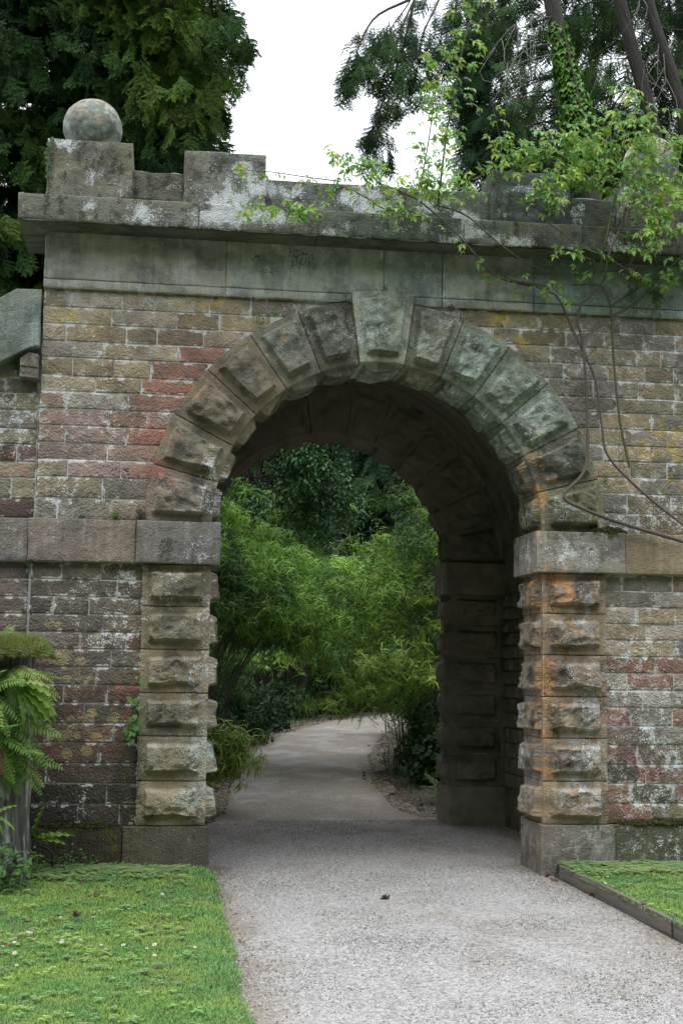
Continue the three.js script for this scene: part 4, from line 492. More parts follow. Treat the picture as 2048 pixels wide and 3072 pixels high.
// ───────────────────────────── trees above the wall ─────────────────────────────
const yewSprays = [1, 2, 3, 4].map((s) => spray(s, { len: 0.22, n: 30, leafL: 0.046, leafW: 0.012, ang: 0.7, flat: 0.45, side: 6 }));
const cypSprays = [11, 12, 13, 14].map((s) => spray(s, { len: 0.3, n: 26, leafL: 0.045, leafW: 0.012, ang: 0.6, flat: 0.7, side: 7 }));
{
  const r = rng(2024), t = thing('yew_tree', 'tall dark green yew with drooping sprays, rising behind the stone ball', 'tree', [0, 0, 0]);
  const T = V3(-4.6, 0, -6.4), trunk = new GB(), out = [];
  trunk.tube([T, V3(-4.5, 4, -6.3), V3(-4.7, 9, -6.4), V3(-4.6, 14, -6.3)], 0.45, 0.12, 14, 10, null, 3); trunk.mesh('trunk', M.bark, t);
  const limbs = new GB();
  const edge = (y) => -0.55 + 0.35 * Math.sin(y * 2.1 + 1) * 0.6 - Math.max(0, y - 8.9) * 1.0 - Math.max(0, 7.2 - y) * 0.25; // right border of the crown
  const col = (p, q) => { const y = fbm(p.x * 1.3 + 30, p.y * 1.3 + p.z, 3); const w = ss(0.4, 0.68, y) * 0.8; return [lerp(0.042, 0.11, w), lerp(0.1, 0.19, w), 0.025]; };
  for (let k = 0; k < 300; k++) {
    const h = 1.6 + k / 300 * 11.5, az = k < 90 ? (r() < 0.7 ? r() * 3.1 : r() * 6.283) : (r() < 0.72 ? (-0.2 + r() * 2.3) : r() * 6.283), dir = V3(Math.cos(az), 0, Math.sin(az));
    const tipx = edge(h * 0.82 + 0.5), reach = (dir.x > 0.3 ? Math.min((tipx - T.x) / dir.x, 5.6) : 3.8) * (0.72 + r() * 0.3) * (dir.z > 0 && dir.z * 4 > 3.2 ? 0.62 : 1), L = Math.min(reach, dir.z > 0 ? 5.3 / Math.max(dir.z, 0.2) * 0.92 : 9);
    const b = T.clone().add(V3(0, h, 0)), pts = [0, 0.35, 0.7, 1].map((s) => b.clone().addScaledVector(dir, L * s).add(V3(0, 0.5 * L * s * (1 - s) - 0.1 * L * s * s, 0)));
    if (r() < 0.25) limbs.tube(pts, 0.045, 0.008, 8, 5);
    bough(r, pts, out, { n: 150, width: 0.8, drop: 0.85, col, size: 1.15, hang: 0.85, start: 0.22 });
  }
  limbs.mesh('branches', M.bark, t); crownOf(t, 'crown', yewSprays, M.needle, out);
}
function ivyLeafGeo() { const g = new GB(), o = V3(0, 0, 0); for (const [a, L] of [[0, 1], [0.95, 0.75], [-0.95, 0.75], [1.9, 0.5], [-1.9, 0.5]]) g.blade(o, V3(Math.sin(a), Math.cos(a), 0.1).normalize(), V3(0, 0, 1), 0.05 * L, 0.03, 0.25); return g.geo(); }
const ivyLeaf = ivyLeafGeo();
{
  const col = (p, q) => { const y = fbm(p.x * 1.1 + 60, p.y * 1.1 + p.z, 3); return y > 0.52 ? [0.055, 0.115, 0.032] : [0.03, 0.07, 0.026]; };
  const specs = [
    { name: 'dark conifer with an ivy-covered trunk, bare twigs and a hanging bough', pts: [[5.0, 0, -6.3], [4.48, 6.2, -6.3], [4.09, 8.89, -6.3], [3.71, 10.72, -6.3], [3.3, 14, -6.3]], r0: 0.17, r1: 0.09, seed: 61 },
    { name: 'dark conifer with a bare leaning trunk, middle of the three above the second ball', pts: [[6.9, 0, -7.4], [6.0, 6.8, -7.4], [5.55, 9.5, -7.4], [5.08, 11.4, -7.4], [4.5, 14.5, -7.4]], r0: 0.15, r1: 0.07, seed: 62 },
    { name: 'dark conifer with a slender leaning trunk at the edge of the picture', pts: [[7.5, 0, -7.2], [6.35, 7.2, -7.2], [5.9, 9.8, -7.2], [5.45, 11.3, -7.2], [5.0, 14.5, -7.2]], r0: 0.12, r1: 0.06, seed: 63 },
  ];
  specs.forEach((s, k) => {
    const r = rng(s.seed), t = thing('conifer_tree', s.name, 'tree'), tg = new GB(), out = [], lg = new GB(), P3 = s.pts.map((p) => V3(...p)), cv = new THREE.CatmullRomCurve3(P3);
    tg.tube(P3, s.r0, s.r1, 24, 10, null, 2); tg.mesh('trunk', M.bark, t);
    const add = (pts, o) => { const v = pts.map((p) => V3(...p)); lg.tube(v, 0.02, 0.005, 10, 5); bough(r, v, out, { width: 0.35, drop: 0.5, col, hang: 1.0, size: 0.9, ...o }); };
    if (k === 0) {
      // bough hanging in the open sky
      add([[3.9, 12.2, -7], [2.9, 12.0, -6.2], [1.9, 10.6, -5.2], [1.25, 9.3, -4.4], [0.72, 8.5, -4.0]], { n: 110, start: 0.62, width: 0.5, drop: 0.4, size: 0.75 });
      add([[2.0, 10.8, -5.2], [1.5, 9.7, -4.5], [1.2, 8.9, -4.1], [1.05, 8.0, -4.0]], { n: 100, start: 0.35, width: 0.45, drop: 0.35, size: 0.75 });
      add([[2.2, 10.8, -5.2], [1.75, 9.6, -4.5], [1.5, 9.0, -4.2], [1.4, 8.4, -4.1]], { n: 90, start: 0.35, width: 0.4, drop: 0.3, size: 0.75 });
      add([[1.5, 9.8, -4.5], [1.2, 8.6, -4.1], [0.95, 7.9, -4.0], [0.92, 7.4, -3.95]], { n: 60, start: 0.5, width: 0.3, drop: 0.25, size: 0.7 });
      add([[1.4, 9.6, -4.5], [0.95, 9.2, -4.2], [0.75, 8.8, -4.0], [0.6, 8.3, -3.9]], { n: 60, start: 0.3, width: 0.3, drop: 0.3, size: 0.7 });
    }
    for (let m = 0; m < (k ? 62 : 84); m++) { // drooping boughs
      const h = 0.46 + r() * 0.5, b = cv.getPoint(h); b.z -= 0.45; let az = r() * 6.283; if (k === 0) az = m < 70 ? 2.2 + r() * 2.0 : r() * 6.283; const dir = V3(Math.cos(az), 0, -Math.sin(az));
      let L = (1.1 + r() * 1.3) * (k ? 1.15 : 1); if (k === 0 && b.y > 9.9 && dir.x < 0 && r() < 0.55) continue; if (k === 0 && dir.x < 0) L = Math.min(L, b.y > 9.4 ? 1.0 + r() * 0.5 : 1.5); if (dir.z > 0) L = Math.min(L, 2.2);
      if (k === 0 && dir.z > 0.0) continue; if (k && (dir.z > 0.5 || (dir.z > 0.0 && dir.x < 0.2))) continue;
      const pts = [0, 0.35, 0.7, 1].map((q) => b.clone().addScaledVector(dir, L * q).add(V3(0, -0.5 * L * q * q + 0.1 * L * q, 0)));
      lg.tube(pts, 0.013, 0.004, 7, 4); bough(r, pts, out, { n: 46, width: 0.5, drop: 0.6, col, hang: 1.0, size: 0.85, start: 0.3 });
    }
    crownOf(t, 'crown', cypSprays, M.needle, out);
    lg.mesh('branches', M.bark, t);
    const dead = new GB(); // dead twigs
    for (let m = 0; m < (k ? 3 : 9); m++) { const b = cv.getPoint(0.5 + r() * 0.45); const az = k ? r() * 6.283 : 2.0 + r() * 2.2, L = 0.7 + r() * 1.2, d = V3(Math.cos(az), 0, 0.4 * r() + 0.1); const p = [b, b.clone().addScaledVector(d, L * 0.5).add(V3(0, -0.1 - r() * 0.2, 0)), b.clone().addScaledVector(d, L).add(V3(0, -0.5 - r() * 0.5, 0))]; dead.tube(p, 0.009, 0.003, 8, 4); for (let q = 0; q < 3; q++) { const c = p[1].clone().lerp(p[2], r()); dead.tube([c, c.clone().add(V3((r() - 0.6) * 0.4, -0.2 - r() * 0.3, 0.1)), c.clone().add(V3((r() - 0.7) * 0.6, -0.5 - r() * 0.3, 0.15))], 0.006, 0.002, 5, 3); } }
    dead.mesh('dead_twigs', M.pale, t);
    if (k === 0) { // ivy up the trunk
      const iv = thing('ivy', 'bright green ivy climbing the trunk of the dark conifer', 'ivy'), L = [], st = new GB();
      const pcs = steps(12, 0.47, 0.72).map((u) => cv.getPoint(u).add(V3(0, 0, 0.2))); st.tube(pcs, 0.02, 0.01, 20, 5); st.mesh('stem', M.twig, iv);
      for (let m = 0; m < 1500; m++) { const u = 0.44 + Math.pow(r(), 1.2) * 0.27, c = cv.getPoint(u), a = -0.5 + r() * 4.2, rad = lerp(0.21, 0.08, (u - 0.44) / 0.27) * (0.75 + r() * 0.6); const p = c.clone().add(V3(Math.cos(a) * rad, (r() - 0.5) * 0.1, Math.sin(a) * rad)); const v = 0.7 + r() * 0.6; L.push([aim(p, V3(Math.cos(a) * 0.4 + (r() - 0.5) * 0.6, -0.9, Math.sin(a) * 0.4 + 0.2), (r() - 0.5) * 1.4 + Math.PI, 1 + r() * 0.7), [0.16 * v, 0.34 * v, 0.05 * v]]); }
      inst('leaves', ivyLeaf, M.gloss, L, iv);
    }
  });
  // a further conifer fills the gaps
  const r = rng(64), t = thing('conifer_tree', 'dense dark conifer standing behind the three leaning trunks', 'tree'), out = [], tg = new GB(); tg.tube([V3(8.6, 0, -13), V3(8.4, 8, -13), V3(8.4, 17, -13)], 0.3, 0.1, 10, 8); tg.mesh('trunk', M.bark, t);
  for (let m = 0; m < 100; m++) { const h = 6 + r() * 10, az = r() * 6.283, d = V3(Math.cos(az), 0, Math.sin(az)), L = 1.8 + r() * 2.4, b = V3(8.4, h, -13), pts = [0, 0.35, 0.7, 1].map((q) => b.clone().addScaledVector(d, L * q).add(V3(0, -0.35 * L * q * q, 0))); bough(r, pts, out, { n: 40, width: 0.7, drop: 0.7, col, hang: 1, size: 1.15, start: 0.1 }); }
  crownOf(t, 'crown', cypSprays, M.needle, out);
}

// unseen trees added behind the viewer to keep low sky off wall and passage
{
  const r = rng(888), g = new GB(), L = []; for (let k = 0; k < 26; k++) { const p = sph(r).multiplyScalar(1.1 * Math.cbrt(r())), d = sph(r), n = sph(r); g.leaf(p, d, n.addScaledVector(d, -n.dot(d)).normalize(), 0.7, 0.45, 0.2, 0.3); }
  for (let k = 0; k < 4200; k++) { const x = -34 + r() * 68, top = 15 + Math.sin(x * 0.31) * 1.4 + Math.sin(x * 0.83 + 2) * 0.9, y = top * Math.pow(r(), 0.8); L.push([aim(V3(x, y, 18.5 + r() * 5), sph(r), r() * 6, 0.7 + r() * 0.6), tone(r, [0.05, 0.1, 0.03])]); }
  tag(inst('added_tree_belt', g.geo(), M.leaf, L, scene), 'unseen belt of dark trees added behind the viewer to block the low sky', 'trees');
}
// ───────────────────────────── the garden seen through the arch ─────────────────────────────
const bursts = [21, 22, 23, 24, 25].map((s) => bambooBurst(s));
function bamboo(name, label, seed, { bx, bz, n, H, lean, dirx, leafs = 34, col, from = 0.3, thick = 0.007, spread = 0.5, size = 1, mound = 0 }) {
  const r = rng(seed), t = thing(name, label, 'bamboo'), cg = new GB(), out = [];
  for (let k = 0; k < n; k++) {
    const fx = r(), x = lerp(bx[0], bx[1], fx), z = lerp(bz[0], bz[1], r()), y = gh(z) + bank(x, z), h = H * (0.62 + r() * 0.4) * (1 - mound * (dirx > 0 ? fx : 1 - fx)), l = lean * (0.35 + r() * 0.9), dx = dirx + (r() - 0.5) * 2 * spread, dz = (r() - 0.35) * 1.1, q = Math.hypot(dx, dz) || 1, d = V3(dx / q, 0, dz / q);
    const pts = [0, 0.3, 0.6, 0.82, 1].map((s) => V3(x, y, z).addScaledVector(d, l * Math.pow(s, 2.1)).add(V3(0, h * (s < 0.8 ? s * 1.08 : 0.864 + (s - 0.8) * 0.15) - l * 0.25 * Math.pow(s, 5), 0)));
    const cv = new THREE.CatmullRomCurve3(pts); cg.tube(pts, thick, 0.002, 12, 4);
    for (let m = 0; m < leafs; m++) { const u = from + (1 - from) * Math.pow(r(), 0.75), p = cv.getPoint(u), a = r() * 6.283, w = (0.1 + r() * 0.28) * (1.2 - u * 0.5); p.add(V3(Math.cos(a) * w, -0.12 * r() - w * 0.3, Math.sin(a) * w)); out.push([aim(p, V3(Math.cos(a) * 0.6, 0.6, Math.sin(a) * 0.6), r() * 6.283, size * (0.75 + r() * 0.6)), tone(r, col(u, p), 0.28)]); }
  }
  M.culm = M.culm || new THREE.MeshStandardMaterial({ color: new THREE.Color().setRGB(0.04, 0.035, 0.022), roughness: 0.7 });
  cg.mesh('canes', M.culm, t); crownOf(t, 'foliage', bursts, M.bleaf, out); return t;
}
const bg1 = (u, p) => u > 0.7 && fbm(p.x * 3, p.y * 3 + p.z, 2) > 0.42 ? [0.24, 0.43, 0.065] : [0.085, 0.18, 0.04];  // leaves near the cane tops painted brighter, as if lit from above
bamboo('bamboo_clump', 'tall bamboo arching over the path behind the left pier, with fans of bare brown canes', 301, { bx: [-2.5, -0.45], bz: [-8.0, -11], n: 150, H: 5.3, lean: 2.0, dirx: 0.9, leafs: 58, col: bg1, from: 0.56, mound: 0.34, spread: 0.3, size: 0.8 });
bamboo('bamboo_clump', 'bamboo standing on the bank by the dark inner pier, leaning left over the path', 302, { bx: [2.5, 4.6], bz: [-7.4, -11.5], n: 150, H: 5.7, lean: 2.0, dirx: -0.9, leafs: 56, col: (u, p) => u > 0.65 && fbm(p.x * 2, p.y * 2 + p.z, 2) > 0.45 ? [0.23, 0.38, 0.055] : [0.07, 0.15, 0.03], size: 0.8, from: 0.14, mound: 0.42, spread: 0.35 });  // top light painted into the leaf colour: upper leaves brighter, lower darker
bamboo('bamboo_clump', 'bright green bamboo at the bend of the path, between the two arching clumps', 303, { bx: [0.0, 2.6], bz: [-22.5, -27], n: 110, H: 5.3, lean: 1.6, dirx: 0.5, leafs: 40, col: (u, p) => fbm(p.x * 1.4, p.y * 1.6 + p.z, 2) > 0.4 ? [0.36, 0.58, 0.11] : [0.16, 0.32, 0.07], from: 0.3, size: 1.5, mound: 0.1 });
bamboo('bamboo_clump', 'mid green bamboo further back on the outside of the path bend', 304, { bx: [2.8, 6.5], bz: [-27, -31], n: 90, H: 5.0, lean: 1.6, dirx: -0.3, leafs: 40, col: () => [0.24, 0.45, 0.1], from: 0.2, size: 1.5 });
bamboo('bamboo_clump', 'shadowed bamboo further along the left side of the path', 305, { bx: [-1.9, 0.0], bz: [-13, -18], n: 80, H: 3.9, lean: 1.0, dirx: 0.7, leafs: 36, col: bg1, from: 0.15, size: 1.15, mound: 0.3 });
bamboo('bamboo_clump', 'dark feathery bamboo further along the inside of the bend', 306, { bx: [3.4, 6.4], bz: [-12.5, -18], n: 80, H: 4.6, lean: 1.3, dirx: -0.8, leafs: 38, col: () => [0.12, 0.25, 0.055], from: 0.1, size: 1.15, mound: 0.35 });
bamboo('low_bamboo', 'low leafy bamboo with yellowish leaves, just behind the foot of the left pier', 307, { bx: [-1.15, -0.9], bz: [-4.3, -5.0], n: 20, H: 1.2, lean: 0.62, dirx: 0.9, leafs: 24, col: () => [0.25, 0.36, 0.06], from: 0.35, thick: 0.004, spread: 0.7, size: 0.95 });
bamboo('low_bamboo', 'yellowish bamboo branch tips hanging over the far end of the path', 308, { bx: [2.5, 2.9], bz: [-7.4, -9.5], n: 18, H: 2.2, lean: 1.7, dirx: -1, leafs: 36, col: () => [0.25, 0.38, 0.06], from: 0.5, thick: 0.004, spread: 0.25, size: 0.9 });
bamboo('bamboo_clump', 'tall upright bamboo thicket under the leafy tree', 309, { bx: [1.2, 3.2], bz: [-27, -30], n: 80, H: 7.0, lean: 0.7, dirx: 0.1, leafs: 50, col: (u, p) => fbm(p.x * 1.2, p.y * 1.6 + p.z, 2) > 0.5 ? [0.2, 0.33, 0.06] : [0.1, 0.2, 0.045], from: 0.25, size: 1.7 });
// low evergreen shrubs that fill the dark foot of the bamboo
{
  const geos = [56, 57].map((q) => bunch(q, { n: 16, rad: 0.16, L: 0.1, W: 0.04, hang: 0.35 }));
  [[-0.9, -11.6, 0.9, 0.9, 'low dark shrub at the foot of the arching bamboo nearest the left pier'], [-0.3, -14.6, 1.0, 1.0, 'low dark shrub a little further along the shadowed left verge'], [0.35, -18.2, 1.1, 1.1, 'low dark shrub where the left verge begins to bend'], [1.5, -22.6, 1.1, 1.0, 'low dark shrub at the outside of the path bend'], [3.0, -25.6, 1.2, 1.2, 'low dark shrub closing the far end of the path'], [4.6, -27.6, 1.3, 1.4, 'low dark shrub furthest along the path, beneath the far bamboo'], [2.55, -7.2, 0.55, 0.85, 'low dark shrub on the litter-strewn bank right beside the inner pier'], [2.95, -9.2, 0.7, 1.1, 'dark shrub on the bank behind the fading fern, where the reeds stand'], [3.7, -11.8, 0.8, 1.1, 'dark shrub further up the bank on the inside of the bend']].forEach(([x, z, w, h, la], k) => {
    const r = rng(470 + k), t = thing('evergreen_shrub', la, 'shrub', [x, gh(z) + bank(x, z) - 0.03, z]), sg = new GB(), out = [];
    for (let m = 0; m < 14; m++) { const a = r() * 6.283, e = V3(Math.cos(a) * w * 0.7, h * (0.5 + r() * 0.4), Math.sin(a) * w * 0.6); sg.tube([V3(0, 0, 0), V3(e.x * 0.4, e.y * 0.6, e.z * 0.4), e], 0.012, 0.004, 6, 4); }
    for (let m = 0; m < 260; m++) { const d = sph(r), q = Math.cbrt(r()); out.push([aim(V3(d.x * w * q, Math.abs(d.y) * h * q, d.z * w * 0.8 * q), V3(d.x, 0.8, d.z), r() * 6.283, 0.8 + r() * 0.7), tone(r, [0.035, 0.075, 0.024])]); }
    sg.mesh('stems', M.twig, t); crownOf(t, 'foliage', geos, M.needle, out);
  });
}
// broadleaved tree
{
  const r = rng(401), t = thing('leafy_tree', 'broadleaved tree with a forked pale trunk and glossy leaves seen through the arch', 'tree'), tg = new GB(), out = [], B = V3(0.95, gh(-24), -24);
  tg.tube([B, V3(0.95, 3, -24), V3(0.97, 5.2, -24), V3(0.75, 7.5, -24), V3(0.6, 10, -24)], 0.16, 0.05, 18, 8); tg.tube([V3(0.97, 5.1, -24), V3(1.15, 6.5, -24), V3(1.3, 9.5, -24)], 0.1, 0.04, 10, 7); tg.mesh('trunk', M.bark, t);
  const geos = [41, 42, 43, 44].map((s) => bunch(s, { n: 16, rad: 0.2, L: 0.1, W: 0.06, hang: 0.35 })), lg = new GB();
  for (let k = 0; k < 60; k++) { const h = 5.4 + r() * 5, right = r() < 0.66, az = right ? (r() - 0.5) * 1.9 : r() * 6.283, d = V3(Math.cos(az), 0, Math.sin(az)), L = (right ? 2.6 : 1.9) * (0.6 + r() * 0.5), b = V3(0.95, h, -24), pts = [0, 0.4, 0.75, 1].map((q) => b.clone().addScaledVector(d, L * q).add(V3(0, L * (0.4 * q - 0.62 * q * q), 0))), cv = new THREE.CatmullRomCurve3(pts); lg.tube(pts, 0.03, 0.006, 8, 4); for (let m = 0; m < 44; m++) { const u = 0.3 + 0.7 * Math.sqrt(r()), p = cv.getPoint(u).add(sph(r).multiplyScalar(0.32)); p.y -= 0.12; out.push([aim(p, V3(0, 1, 0).addScaledVector(sph(r), 0.4), r() * 6.283, 0.8 + r() * 0.6), tone(r, [0.075, 0.17, 0.06])]); } }
  lg.mesh('branches', M.bark, t); crownOf(t, 'crown', geos, M.gloss, out);
}
// unseen broadleaved trees added behind the wall to shade the path and bamboo
{
  const geos = [51, 52, 53].map((q) => bunch(q, { n: 18, rad: 0.3, L: 0.13, W: 0.08, hang: 0.3 }));
  [[-3.2, -9.5, 6.6, 'unseen broadleaved tree added behind the wall to shade the bamboo on the outer side of the path'], [5.8, -10.5, 6.8, 'unseen broadleaved tree added behind the wall to shade the bamboo beside the inner pier'], [-3.0, -16.5, 7.4, 'unseen broadleaved tree added deeper in the garden to shade the bamboo further along']].forEach(([x, z, h, la], k) => {
    const r = rng(450 + k), t = thing('leafy_tree', la, 'tree'), tg = new GB(), lg = new GB(), out = []; tg.tube([V3(x, 0, z), V3(x + 0.1, 3.5, z), V3(x, h, z)], 0.2, 0.1, 10, 8); tg.mesh('trunk', M.bark, t);
    for (let m = 0; m < 56; m++) { const az = r() * 6.283, d = V3(Math.cos(az), 0, Math.sin(az)), L = 3.4 * (0.45 + r() * 0.55), b = V3(x, h - 0.6 + r() * 1.2, z), pts = [0, 0.4, 0.75, 1].map((q) => b.clone().addScaledVector(d, L * q).add(V3(0, L * (0.22 * q - 0.16 * q * q), 0))), cv = new THREE.CatmullRomCurve3(pts); lg.tube(pts, 0.04, 0.008, 7, 4); for (let q = 0; q < 38; q++) { const p = cv.getPoint(0.15 + 0.85 * Math.sqrt(r())).add(sph(r).multiplyScalar(0.5)); p.y = Math.max(p.y, h - 0.7); out.push([aim(p, V3(0, 1, 0).addScaledVector(sph(r), 0.4), r() * 6.283, 0.8 + r() * 0.7), tone(r, [0.075, 0.16, 0.05])]); } }
    lg.mesh('branches', M.bark, t); crownOf(t, 'crown', geos, M.leaf, out);
  });
}
// conifers that close the view
{
  const trees = [[-5.5, -27, 13, 'dark conifer far behind the left bamboo'], [-1.2, -33, 15, 'dark conifer closing the view behind the forked tree'], [3.0, -35, 15.5, 'tallest dark conifer at the centre of the view through the arch'], [6.6, -32, 15, 'dark conifer behind the path bend, seen through the arch'], [10.5, -29, 14, 'dark conifer far behind the right-hand bamboo'], [4.7, -39, 16, 'dark conifer furthest away, glimpsed just left of the inner pier'], [8.9, -37, 16, 'dark conifer glimpsed where the inner arch meets the inner pier']];
  trees.forEach(([x, z, h, la], k) => {
    const r = rng(500 + k), t = thing('background_conifer', la, 'tree'), tg = new GB(), out = []; tg.tube([V3(x, 0, z), V3(x, h * 0.5, z), V3(x, h, z)], 0.25, 0.04, 8, 7); tg.mesh('trunk', M.bark, t);
    for (let m = 0; m < 230; m++) { const y = 0.6 + r() * (h - 1), L = lerp(3.6, 1.3, y / h) * (0.75 + r() * 0.35), az = Math.PI * (r() * 1.5 - 0.25), d = V3(Math.cos(az), 0, Math.sin(az)), b = V3(x, y, z), pts = [0, 0.35, 0.7, 1].map((q) => b.clone().addScaledVector(d, L * q).add(V3(0, -0.32 * L * q * q, 0))); bough(r, pts, out, { n: 42, width: 1.0, drop: 1.0, col: (p) => fbm(p.x + 9, p.y, 2) > 0.5 ? [0.06, 0.12, 0.045] : [0.036, 0.08, 0.036], hang: 0.8, size: 2.0, start: 0.15 }); }
    crownOf(t, 'crown', cypSprays, M.needle, out);
  });
}
// leaf litter and small stuff on the verges
{
  const r = rng(611), g = new GB(); g.leaf(V3(0, 0, 0), V3(1, 0, 0), V3(0, 1, 0), 0.05, 0.025, -0.3, 0.2); const lg = g.geo();
  const spots = (n, fx, z0, z1) => { const L = []; for (let k = 0; k < n; k++) { const z = lerp(z0, z1, Math.pow(r(), 1.3)), x = fx(z), v = 0.6 + r() * 0.9, c = r() < 0.2 ? [0.24, 0.2, 0.11] : r() < 0.5 ? [0.13, 0.08, 0.045] : [0.09, 0.065, 0.04]; const y = gh(z) + 0.0 + bank(x, z); L.push([aim(V3(x, y + 0.012, z), V3((r() - 0.5) * 0.7, 1, (r() - 0.5) * 0.7), r() * 6.283, (0.5 + r() * 0.8) * (z < -12 ? 1.4 : 1)), [c[0] * v, c[1] * v, c[2] * v]]); } return L; };
  const m1 = inst('leaf_litter', lg, M.leaf, spots(3500, (z) => along(PR, z) - 0.15 + r() * r() * 1.6, -4.1, -24), scene); tag(m1, 'brown fallen leaves and twigs on the bank by the inner pier', 'leaf litter');
  const m2 = inst('leaf_litter', lg, M.leaf, spots(3500, (z) => along(PL, z) + 0.2 - r() * r() * 1.6, -3.6, -24), scene); tag(m2, 'brown fallen leaves along the bamboo side of the path', 'leaf litter');
  const L3 = []; for (let k = 0; k < 420; k++) { const z = -0.3 + r() * 4.6, l = r() < 0.6, x = l ? lawnEdge(z) + 0.02 + r() * r() * 0.4 : 1.74 - r() * r() * 0.3, v = 0.5 + r() * 0.8; L3.push([aim(V3(x, 0.012, z), V3((r() - 0.5) * 0.8, 1, (r() - 0.5) * 0.8), r() * 6.283, 0.18 + r() * 0.3), r() < 0.4 ? [0.2 * v, 0.15 * v, 0.09 * v] : [0.08 * v, 0.06 * v, 0.045 * v]]); }
  tag(inst('leaf_litter', lg, M.leaf, L3, scene), 'scraps of dead leaf and dirt gathered along both edges of the gravel before the arch', 'leaf litter');
  const tufts = []; const tg = new GB(); for (let k = 0; k < 12; k++) { const a = r() * 6.283, t = 0.3 + r() * 0.5; tg.blade(V3((r() - 0.5) * 0.05, 0, (r() - 0.5) * 0.05), V3(Math.cos(a) * t, 1, Math.sin(a) * t).normalize(), V3(Math.cos(a), -t, Math.sin(a)).normalize().negate(), 0.06 + r() * 0.06, 0.006, 0.4); }
  for (let k = 0; k < 1500; k++) { const z = -5 - r() * 20, s = r() < 0.6; const x = s ? along(PR, z) + 0.1 + r() * 1.2 : along(PL, z) - 0.1 - r() * 0.9; if (fbm(x * 2, z * 2, 2) < 0.5) continue; tufts.push([aim(V3(x, gh(z) + bank(x, z), z), V3(0, 1, 0), r() * 6.283, 0.5 + r() * 0.8), tone(r, [0.09, 0.14, 0.03])]); }
  tag(inst('ground_cover', tg.geo(), M.grass, tufts, scene), 'sparse green ground cover on the verges beyond the arch', 'ground cover');
}

// ───────────────────────────── ferns, stump and small plants ─────────────────────────────
const leafMats = (c, m = M.leaf) => { const k = c.join() + m.uuid; leafMats.c = leafMats.c || {}; if (!leafMats.c[k]) { leafMats.c[k] = m.clone(); leafMats.c[k].color.setRGB(...c); } return leafMats.c[k]; };
// a feathery frond: midrib from o towards d, arching down, with a double row of leaflets that carry lobes
function frondGeo(seed, L, W, n, droop = 0.5) {
  const r = rng(seed), g = new GB(), P = (t) => V3(0, L * (t - 0.12 * droop * t * t), -L * droop * 0.55 * t * t), pts = steps(6).map(P); g.tube(pts, 0.004, 0.001, 8, 4);
  for (let k = 1; k < n; k++) {
    const t = 0.06 + 0.94 * k / n, p = P(t), tn = P(t + 0.02).sub(P(t - 0.02)).normalize(), w = W * Math.pow(Math.sin(Math.PI * Math.min(0.98, 0.16 + 0.84 * t)), 0.8) * (0.9 + r() * 0.2);
    for (const s of [-1, 1]) { const d = V3(s, 0.34 + r() * 0.12, -0.1 - r() * 0.3).normalize(), nn = V3((r() - 0.5) * 0.3, -tn.z, tn.y).normalize(); g.leaf(p, d, nn, w, W * 0.2, 0.3, 0.1 + r() * 0.25); }
  }
  return g.geo();
}
function strapGeo(seed, L, W) { const r = rng(seed), g = new GB(), ph0 = r() * 6; g.grid([0, 0.2, 0.5, 0.8, 1], steps(22), (s, t) => { const w = W * Math.pow(Math.sin(Math.PI * Math.min(0.985, 0.07 + 0.93 * t)), 0.55) * (1 - 0.4 * t), e = Math.abs(s - 0.5) * 2, wave = Math.sin(t * 34 + ph0 + (s > 0.5 ? 1.5 : 0)) * 0.012 * e; return [(s - 0.5) * w, L * t * (1 - 0.12 * t), -L * 0.32 * t * t + e * e * 0.012 + wave]; }); return g.geo(); }
const fronds = [0, 1, 2].map((k) => frondGeo(700 + k, 0.4, 0.085, 17, 0.5 + k * 0.25)), straps = [0, 1, 2].map((k) => strapGeo(720 + k, 0.34, 0.06));
function plant(name, label, cat, pos, list, group) { // list: [part, geometry, direction, roll, scale, colour]
  const t = thing(name, label, cat, pos, group);
  for (const [part, g, d, roll, s, c, off] of list) { const m = new THREE.Mesh(g, leafMats(c)); m.name = numbered(part); m.castShadow = m.receiveShadow = true; const y = V3(...d).normalize(), z0 = V3(0, 0.9, 0.45), x = V3().crossVectors(y, z0).normalize(), z = V3().crossVectors(x, y); m.quaternion.setFromRotationMatrix(_m.makeBasis(x, y, z)); m.rotateY(roll); m.scale.setScalar(s); if (off) m.position.set(...off); t.add(m); }
  return t;
}
